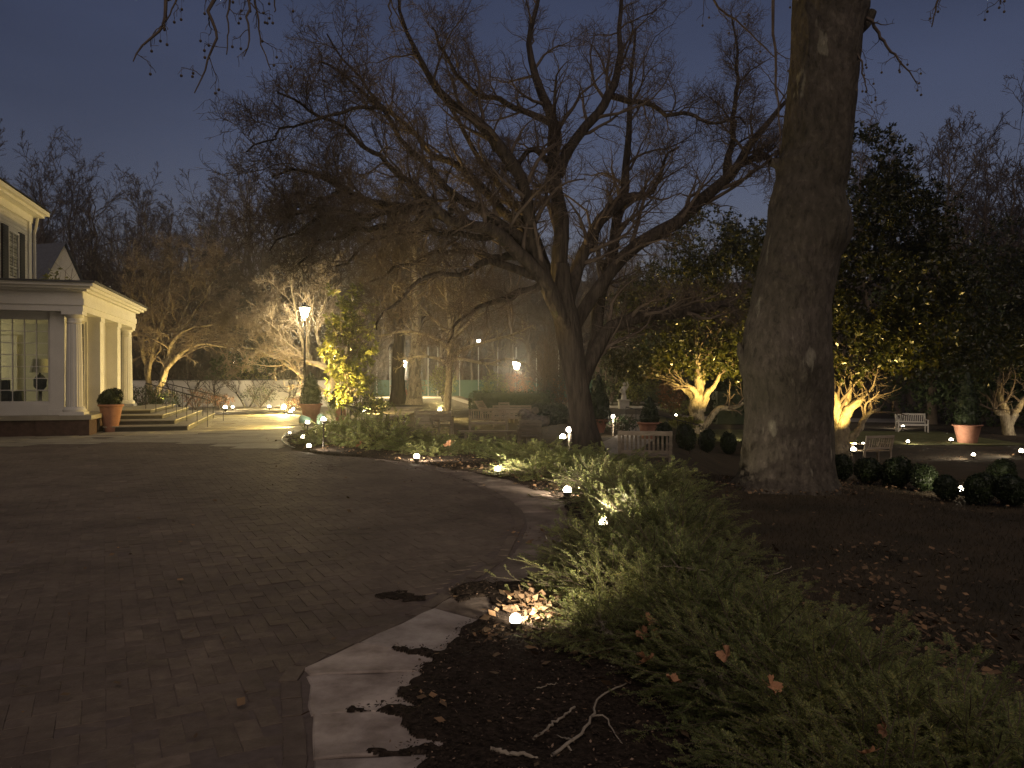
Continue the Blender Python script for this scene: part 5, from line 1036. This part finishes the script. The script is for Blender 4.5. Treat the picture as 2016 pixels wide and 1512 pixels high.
ub = [(505, 52), (550, 49), (600, 51), (640, 47), (700, 49), (740, 53), (760, 57), (850, 55), (920, 53), (990, 51), (1040, 50), (1075, 45), (1110, 47), (930, 60), (1000, 65), (1060, 58), (870, 63), (720, 60), (580, 58), (470, 56), (1250, 62), (1330, 64), (1200, 58), (380, 52), (330, 55), (280, 54), (430, 55)]
for i, (px, d) in enumerate(ub):
    o = US[i % 3] if i < 3 else US[i % 3].copy()
    if i >= 3: COL.objects.link(o)
    d = d + 22 if 735 < px < 1065 and d < 72 else d
    q = P(px, 744, d); o.location = (q[0], q[1], tz(q[0], q[1])); o.rotation_euler = (0, 0, i * 1.3); s = .75 + (i * 37 % 10) / 18; o.scale = (s, s, s)
    tag(o, 'leafless twiggy shrub among the woodland trunks', 'shrub', 'leafless shrubs of the woodland edge')
# far-off wood on the slope
r = np.random.RandomState(9); K = 420; th = r.uniform(-1.0, 1.0, K); dd = r.uniform(96, 170, K); x = np.sin(th) * dd * 1.25; y = np.cos(th) * dd; hh = r.uniform(7, 13, K); z = terrain(x, y)
pt = np.stack([np.stack([x, y, z - .5], 1), np.stack([x + r.normal(size=K) * .4, y, z + hh * .5], 1), np.stack([x + r.normal(size=K) * .8, y, z + hh], 1)], 1); m = MB(); rd = np.array([.22, .16, .04])[None].repeat(K, 0); m.tubes(pt, rd, 5)
b1, r1 = spawn(r, pt, rd, 14, .2, 1, .34, .8, .3, .2, 5, .5, .03); m.tubes(b1, r1, 3); b2, r2 = spawn(r, b1, r1, 5, .2, 1, .5, .8, .1, .2, 3, .6, .03, rmax=.04); m.tubes(b2, r2, 3)
tag(m.build('distant_wood', M['wood'], None, True), 'distant bare wood covering the slope behind everything', 'wood', kind='stuff')

# ------------------------------------------------------------ spreading yews
def yew_mesh(seed, R, H, nst, nl=.026, nw=.0042, per=34, mt='yew'):
    r = np.random.RandomState(seed); a = r.uniform(0, 6.283, nst); el = r.uniform(.12, 1.25, nst); L = R * r.uniform(.75, 1.15, nst); b = r.normal(size=(nst, 2)) * R * .16
    d = np.stack([np.cos(a) * np.cos(el), np.sin(a) * np.cos(el), np.sin(el) * H / R * 1.25], 1); n = 8; q = [np.c_[b, np.full(nst, .02)]]
    for s in range(n - 1): d = d + r.normal(size=d.shape) * .10; d[:, 2] -= .05; d = norm(d); q.append(q[-1] + d * (L / (n - 1))[:, None])
    pt = np.stack(q, 1); pt[..., 2] = np.maximum(pt[..., 2], .03); rd = np.linspace(.007, .002, n)[None].repeat(nst, 0)
    b1, r1 = spawn(r, pt, rd, 5, .35, .97, .36, .6, .06, .14, 6, .6, .0015, flat=.45, lmin=.1)
    m = MB(); m.m = 1; m.tubes(pt, rd, 4); m.tubes(b1, r1, 3); m.m = 0
    for (PT, kk, lo) in ((pt, int(per * 1.3), .4), (b1, per, .08)):
        N, n_, _ = PT.shape; t = np.linspace(lo, 1, kk)[None].repeat(N, 0) + r.uniform(-.01, .01, (N, kk)); t = np.clip(t, 0, 1); xx = t * (n_ - 1); i0 = np.minimum(xx.astype(int), n_ - 2); f = (xx - i0)[..., None]; ai = np.arange(N)[:, None]
        pos = PT[ai, i0] * (1 - f) + PT[ai, i0 + 1] * f; tn = norm(PT[ai, i0 + 1] - PT[ai, i0]); sd = norm(np.cross(tn, [0, 0, 1.0]) + 1e-6); up = np.cross(sd, tn)
        for sg in (-1, 1):
            ph = r.uniform(-.5, .9, t.shape)[..., None]; dd = norm(tn * .62 + sd * sg * np.cos(ph) + up * np.sin(ph)); nn = norm(up + r.normal(size=up.shape) * .4)
            ll = nl * r.uniform(.7, 1.15, t.shape) * (1 - .5 * np.clip((t - .85) / .15, 0, 1)); m.leaves(pos.reshape(-1, 3), dd.reshape(-1, 3), nn.reshape(-1, 3), ll.ravel(), np.full(ll.size, nw))
    return m.mesh('yew_shrub', [M[mt], M['twig']], False)
YN = [yew_mesh(300 + i, .80, .42, 210) for i in range(3)]
YF = [yew_mesh(310 + i, .95, .34, 130, .05, .011, 16) for i in range(2)]
YEW = [(700, 872, 1.1, 'F', 'tall dark yew mound at the left end of the bed, below the slender tree'), (752, 880, 1.1, 'F', 'dark yew in the left part of the bed, before the wide-slatted bench'), (650, 876, .8, 'F', 'low dark yew at the rounded left end of the bed'), (815, 884, .95, 'F', 'yew behind the ground light left of the middle'), (880, 888, .95, 'F', 'yew in front of the plank bench, left half'), (945, 892, .9, 'F', 'yew in front of the plank bench, right half'),
 (1000, 898, .9, 'F', 'yew in front of the pale slatted chair'), (1055, 908, .9, 'F', 'yew just left of the big tree foot'), (1110, 918, .9, 'F', 'yew at the foot of the big spreading tree'), (1165, 930, .95, 'F', 'brightly lit yew behind the brightest ground light'), (1225, 945, .95, 'F', 'yew before the grey slatted bench, left side'), (1280, 962, .8, 'F', 'yew before the grey slatted bench, right side'),
 (850, 897, .7, 'F', 'low yew fringe beside the ground light with dry leaves'), (1060, 940, .75, 'F', 'low lit yew sprays above the mulch between two ground lights'), (1170, 960, .8, 'N', 'bright yew sprays just beyond the brightest ground light'),
 (1235, 1000, 1.0, 'N', 'yew right of the brightest ground light'), (1295, 1012, .9, 'N', 'upright yew on the lawn side, left of the sycamore foot'), (1270, 1070, 1.0, 'N', 'yew right of the half-sunk ground light'), (1318, 1092, .95, 'N', 'yew on the lawn side opposite the half-sunk ground light'), (1195, 1110, .75, 'N', 'low yew below the half-sunk ground light'), (1290, 1160, 1.0, 'N', 'yew above the orange fallen leaves'), (1215, 1190, .8, 'N', 'yew fringe on the mulch side, right of the nearest ground light'),
 (1370, 1215, .85, 'N', 'yew on the lawn side above the orange leaves'), (1190, 1270, .55, 'N', 'greyish low yew sprays right of the pile of pale leaves'), (1360, 1268, .8, 'N', 'yew holding the cluster of orange leaves'), (1480, 1325, .85, 'N', 'tall-shooted yew at the lawn edge'), (1452, 1378, .66, 'N', 'yew behind the dry grey yew twig'), (1580, 1405, .85, 'N', 'yew with a lone orange leaf, lower right'), (1605, 1505, .62, 'N', 'low yew at the bottom edge, right of the dry grey twig'), (1720, 1495, .85, 'N', 'yew with long upright shoots near the bottom right'),
 (1705, 1610, .7, 'N', 'yew at the very bottom of the view'), (1850, 1575, .82, 'N', 'yew close to the bottom right corner'), (1970, 1660, .8, 'N', 'yew filling the bottom right corner'), (1830, 1690, .75, 'N', 'yew cut by the bottom edge, near the right corner'), (2110, 1740, .8, 'N', 'yew cut by the right edge of the view')]
for i, (px, py, sc, kd, lab) in enumerate(YEW):
    p = G(px, py, -.02 if py < 960 else 0); p[2] = tz(p[0], p[1]) + .02; o = link('yew_shrub', (YF[i % 2] if kd == 'F' else YN[i % 3]), None, tuple(p)); zs = 1.25 if i == 0 else 1.0 if i in (1, 2) else (.60 if kd == 'F' else .74)
    o.rotation_euler = (0, 0, i * 2.4); o.scale = (sc, sc, sc * zs); tag(o, lab, 'shrub', 'spreading yews along the bed')
# dry grey yew twig reaching over the mulch
o = link('dry_yew_twig', None)
bpy.data.objects.remove(o)
r = np.random.RandomState(4); a = [G(1560, 1505, 0) + [0, 0, .10], G(1460, 1460, 0) + [0, 0, .13], G(1400, 1425, 0) + [0, 0, .14], G(1335, 1395, 0) + [0, 0, .12]]
p_, r_ = resample(np.array(a), [.008, .006, .005, .003], 10); m = MB(); m.tubes(p_, r_, 6); b1, r1 = spawn(r, p_[None], r_[None], 9, .05, .95, .24, .6, .02, .12, 5, .6, .0015, flat=.4); m.tubes(b1, r1, 4)
for PT, kk in ((p_[None], 70), (b1, 26)):
    N, n_, _ = PT.shape; t = np.linspace(.02, 1, kk)[None].repeat(N, 0); xx = t * (n_ - 1); i0 = np.minimum(xx.astype(int), n_ - 2); f = (xx - i0)[..., None]; ai = np.arange(N)[:, None]; pos = PT[ai, i0] * (1 - f) + PT[ai, i0 + 1] * f; tn = norm(PT[ai, i0 + 1] - PT[ai, i0]); sd = norm(np.cross(tn, [0, 0, 1.0])); up = np.cross(sd, tn)
    for sg in (-1, 1): ph = r.uniform(-.4, 1.0, t.shape)[..., None]; m.leaves(pos.reshape(-1, 3), norm(tn * .5 + sd * sg * np.cos(ph) + up * np.sin(ph)).reshape(-1, 3), (up + r.normal(size=up.shape) * .4).reshape(-1, 3), r.uniform(.016, .026, t.size), np.full(t.size, .0042))
tag(m.build('dry_yew_twig', M['yewdead']), 'dry pale grey yew twig lying out over the dark mulch', 'twig')
dry = bpy.data.objects['dry_yew_twig']; c0 = np.mean([v.co[:] for v in dry.data.vertices], 0)
for px, py, h, rz, sc, lab in ((1590, 1440, .20, 2.2, .6, 'dry grey twig among the yews right of the long dry twig'), (1330, 1215, .26, .9, .55, 'short dry grey twig in the yews above the orange leaves'), (1180, 1285, .08, 2.8, .7, 'dry grey twig on the mulch right of the pile of pale leaves')):
    o = dry.copy(); COL.objects.link(o); o.data = dry.data; g = G(px, py, 0); o.scale = (sc,) * 3; o.rotation_euler = (0, 0, rz); cc = Vector((c0[0], c0[1], 0)) * sc; cc.rotate(o.rotation_euler); o.location = (g[0] - cc.x, g[1] - cc.y, h); o['label'] = lab; o['group'] = 'dry yew twigs'
dry['group'] = 'dry yew twigs'
# fallen sticks
def stick(label, pts, w0, w1, forks=()):
    p_, r_ = resample(np.array([G(x, y, 0) + [0, 0, h] for x, y, h in pts]), np.linspace(w0, w1, len(pts)) * .62, 18); p_ += rt.normal(size=p_.shape) * .004; m = MB(); m.tube(p_, r_, 7)
    for fk in forks: q, s_ = resample(np.array([G(x, y, 0) + [0, 0, h] for x, y, h in fk]), np.linspace(w1 * 1.5, w1 * .6, len(fk)) * .62, 10); m.tube(q + rt.normal(size=q.shape) * .003, s_, 6)
    tag(m.build('fallen_stick', M['stick'], None, True), label, 'stick')
stick('pale forked fallen branch lying on the mulch at the bottom', [(1085, 1505, .03), (1130, 1480, .05), (1165, 1440, .06), (1180, 1400, .06), (1232, 1362, .04)], .013, .006, [[(1165, 1440, .06), (1190, 1432, .05), (1212, 1460, .03), (1235, 1485, .02)], [(1128, 1482, .05), (1112, 1470, .03), (1095, 1458, .02)], [(1115, 1486, .04), (1130, 1505, .02), (1140, 1520, .02)]])
stick('short thick stick left of the forked branch', [(1052, 1468, .025), (1090, 1440, .03), (1130, 1408, .03)], .011, .009); stick('pale stick lying along the bottom edge', [(965, 1490, .03), (1010, 1503, .035), (1060, 1508, .03)], .018, .012); stick('thin twig above the forked branch', [(1050, 1370, .02), (1075, 1362, .03), (1100, 1355, .02)], .006, .003); stick('short pale stick beside the yews, below the orange leaves', [(1195, 1322, .03), (1222, 1330, .03), (1250, 1334, .02)], .008, .005)
stick('thin fallen twig on the dark lawn beyond the yews', [(1490, 1140, .03), (1520, 1143, .04), (1560, 1128, .05)], .008, .004)
# orange leaves caught in the yews
def leaf_mesh(seed):
    r = np.random.RandomState(seed); N = 40; th = np.linspace(-math.pi * .92, math.pi * .92, N); rr = .062 * (.50 + .5 * np.abs(np.cos(th * 2.5 / 1.84 * 1.0)) ** .7) * (1 - .12 * np.abs(th) / 3); rr *= 1 + .07 * np.sin(th * 23)
    rings = []
    for q in (0.02, .4, .75, 1.0): x = np.cos(th) * rr * q; y = np.sin(th) * rr * q; rings.append(np.stack([x, y, .35 * (x * x) / .06 + .5 * (y * y) / .06 + .01 * np.sin(th * 5 + seed) * q], 1))
    v = np.vstack(rings); i = (np.arange(3)[:, None] * N + np.arange(N - 1)[None]).ravel(); m = MB(); m.add(v, np.stack([i, i + N, i + N + 1, i + 1], 1)); m.tube([(-.005, 0, .0), (-.05, 0, .004), (-.09, .01, .012)], [.0014, .0012, .0012], 5); return m.mesh('fallen_leaf', M['leafdry'])
LM = [leaf_mesh(i) for i in range(3)]
for px, py, d, label, rx in ((1276, 1222, 5.3, 'orange fallen leaf highest in the near yews', .9), (1268, 1250, 5.2, 'orange fallen leaf at the left of the cluster in the yews', .7), (1296, 1252, 5.2, 'orange fallen leaf at the right of the cluster in the yews', -.8), (1265, 1296, 4.9, 'orange fallen leaf at the foot of the yews, below the cluster', .5), (1276, 1302, 4.85, 'second orange fallen leaf at the foot of the yews', -.5), (1431, 1291, 4.2, 'small orange leaf alone amid the yew sprays', .8),
                             (1327, 1342, 4.3, 'dull orange leaf at the mulch edge of the yews', .3), (1521, 1353, 3.75, 'orange leaf caught in the yew right of the dry twig', .9), (1745, 1440, 3.2, 'curled orange leaf upright in the lower right yew', 1.3), (1712, 1485, 3.1, 'dark orange leaf low in the bottom right yew', .6), (708, 876, 15.6, 'tiny orange leaf on the dark yew at the left of the bed', .8), (883, 875, 14.4, 'tiny orange leaf on the yews in front of the plank bench', .8)):
    d = d * (.80 if d < 10 else .93); o = link('fallen_leaf', LM[int(px) % 3], None, tuple(P(px, py, d))); o.rotation_euler = (rx, .5 * rx, px); s = (.5 if d < 2.9 else .72) if d < 10 else 1.4; o.scale = (s, s, s); tag(o, label, 'leaf', 'orange leaves caught in the yews')
# leaf litter: mulch, lawn and the pile by the nearest light
r = np.random.RandomState(14); pos = []
x = r.uniform(-6, 9, 30000); y = r.uniform(2.4, 20, 30000); ins = inpoly(x, y, mp); den = np.array([mnoise.fractal(Vector((a * 1.1, b * 1.1, 3)), 1, 2, 3) for a, b in zip(x, y)])
kp = ins & (r.rand(30000) < .22 + .7 * (den > .12)); pos.append(np.c_[x, y][kp])
x = r.uniform(-5, 30, 26000); y = r.uniform(4, 50, 26000); lawn = ~inpoly(x, y, mp) & ((x > 1.2) | (y > 19)) & ((x > -4.5)); den = np.array([mnoise.fractal(Vector((a * .6, b * .6, 8)), 1, 2, 3) for a, b in zip(x, y)]); pos.append(np.c_[x, y][lawn & (r.rand(26000) < .15 + .6 * (den > .1))])
x = r.uniform(-6, .6, 1500); y = r.uniform(3, 17, 1500); pos.append(np.c_[x, y][(x < xe(y)) & (r.rand(1500) < .16)])
for (px, py, sx, sy, n) in ((1052, 1212, .10, .22, 260), (985, 1262, .12, .06, 60), (1150, 1285, .2, .15, 120), (1105, 960, .35, .25, 200), (1175, 985, .3, .15, 120), (950, 925, .5, .25, 220), (640, 868, .6, .3, 150), (1100, 1060, .3, .3, 120), (900, 915, .6, .3, 160)): g = G(px, py, 0); pos.append(np.c_[r.normal(g[0], sx, n), r.normal(g[1], sy, n)])
for (px, py) in ((1788, 873), (1873, 871), (1917, 901), (2012, 896), (1892, 978), (1778, 842), (1850, 905), (1840, 960), (1960, 985)): g = G(px, py); pos.append(np.c_[r.normal(g[0], .9, 160), r.normal(g[1], .7, 160)])
for (px, py, sx, sy, n) in ((1760, 1215, .35, .30, 300), (1900, 1285, .35, .25, 320), (1640, 1150, .4, .3, 160), (1850, 1330, .3, .2, 200), (1720, 1100, .5, .5, 160)): g = G(px, py, 0); pos.append(np.c_[r.normal(g[0], sx, n), r.normal(g[1], sy, n)])
aa = r.uniform(0, 6.28, 700); rr_ = .62 + np.abs(r.normal(0, .28, 700)); pos.append(np.c_[SB[0] + np.cos(aa) * rr_, SB[1] + np.sin(aa) * rr_])
pos = np.vstack(pos); n = len(pos); z = terrain(pos[:, 0], pos[:, 1]) + .03 + r.uniform(0, .03, n) * inpoly(pos[:, 0], pos[:, 1], mp); a = r.uniform(0, 6.28, n); L = r.uniform(.02, .075, n) * np.where(r.rand(n) < .5, .55, 1)
d = np.stack([np.cos(a), np.sin(a), r.normal(0, .3, n)], 1); nn = np.stack([r.normal(0, .45, n), r.normal(0, .45, n), np.ones(n)], 1); m = MB(); m.leaves(np.c_[pos, z], d, nn, L, L * r.uniform(.35, .9, n))
g = G(1050, 1212, 0); k = 150; q = np.c_[r.normal(g[0], .09, k), r.normal(g[1] + .05, .17, k), r.uniform(.03, .12, k)]; m.leaves(q, r.normal(size=(k, 3)) * [1, 1, .5], r.normal(size=(k, 3)) + [0, 0, .6], r.uniform(.04, .09, k), r.uniform(.03, .06, k))
tag(m.build('leaf_litter', M['litter']), 'dry brown leaf litter scattered over the mulch and lawn', 'leaf litter', kind='stuff')
x = r.uniform(-1, 4, 60000); y = r.uniform(2.4, 8, 60000); kp = inpoly(x, y, mp); x, y = x[kp], y[kp]; n = len(x); a = r.uniform(0, 6.28, n); L = r.uniform(.006, .026, n)
m = MB(); m.leaves(np.c_[x, y, terrain(x, y) + .028 + r.uniform(0, .012, n)], np.stack([np.cos(a), np.sin(a), r.normal(0, .35, n)], 1), np.stack([r.normal(0, .5, n), r.normal(0, .5, n), np.ones(n)], 1), L, L * r.uniform(.25, .7, n))
M['chips'] = mat('bark_chips', (.03, .022, .017), (.075, .056, .043), 6, .95, spec=.1, island=[(0, (.5, .5, .5)), (.86, (1.1, 1.1, 1.1)), (.93, (3.2, 3.0, 2.8)), (1, (6, 5.6, 5.2))]); tag(m.build('mulch_chips', M['chips']), 'dark bark chips and pale specks on the mulch', 'mulch', kind='stuff')
# short winter grass of the near lawn
x = r.uniform(.8, 14, 90000); y = r.uniform(3, 16, 90000); kp = ~inpoly(x, y, mp) & (x > xe(y) + 1.2) & (x < y * .75 + .5); x, y = x[kp], y[kp]; n = len(x)
m = MB(); d = np.c_[r.normal(0, .5, n), r.normal(0, .5, n), np.ones(n)]; m.leaves(np.c_[x, y, terrain(x, y) - .028], d, np.c_[r.normal(size=(n, 2)), np.zeros(n)], r.uniform(.025, .07, n), np.full(n, .006)); tag(m.build('grass', M['lawn']), 'short dull winter grass between the yews and the sycamore', 'grass', kind='stuff')
for rec in recs: arm(rec)

# ------------------------------------------------------------ the damp night air
m = bpy.data.materials.new('haze_air'); m.use_nodes = True; t = m.node_tree; t.nodes.remove(t.nodes['Principled BSDF'])
v = t.nodes.new('ShaderNodeVolumePrincipled'); v.inputs['Color'].default_value = (.90, .92, 1, 1); v.inputs['Density'].default_value = .0014; v.inputs['Anisotropy'].default_value = .85
t.links.new(v.outputs[0], t.nodes['Material Output'].inputs['Volume'])
b = MB(); b.box(-275, 275, -45, 315, -2.4, 48); tag(b.build('haze', m), kind='stuff')
S.cycles.volume_bounces = 0
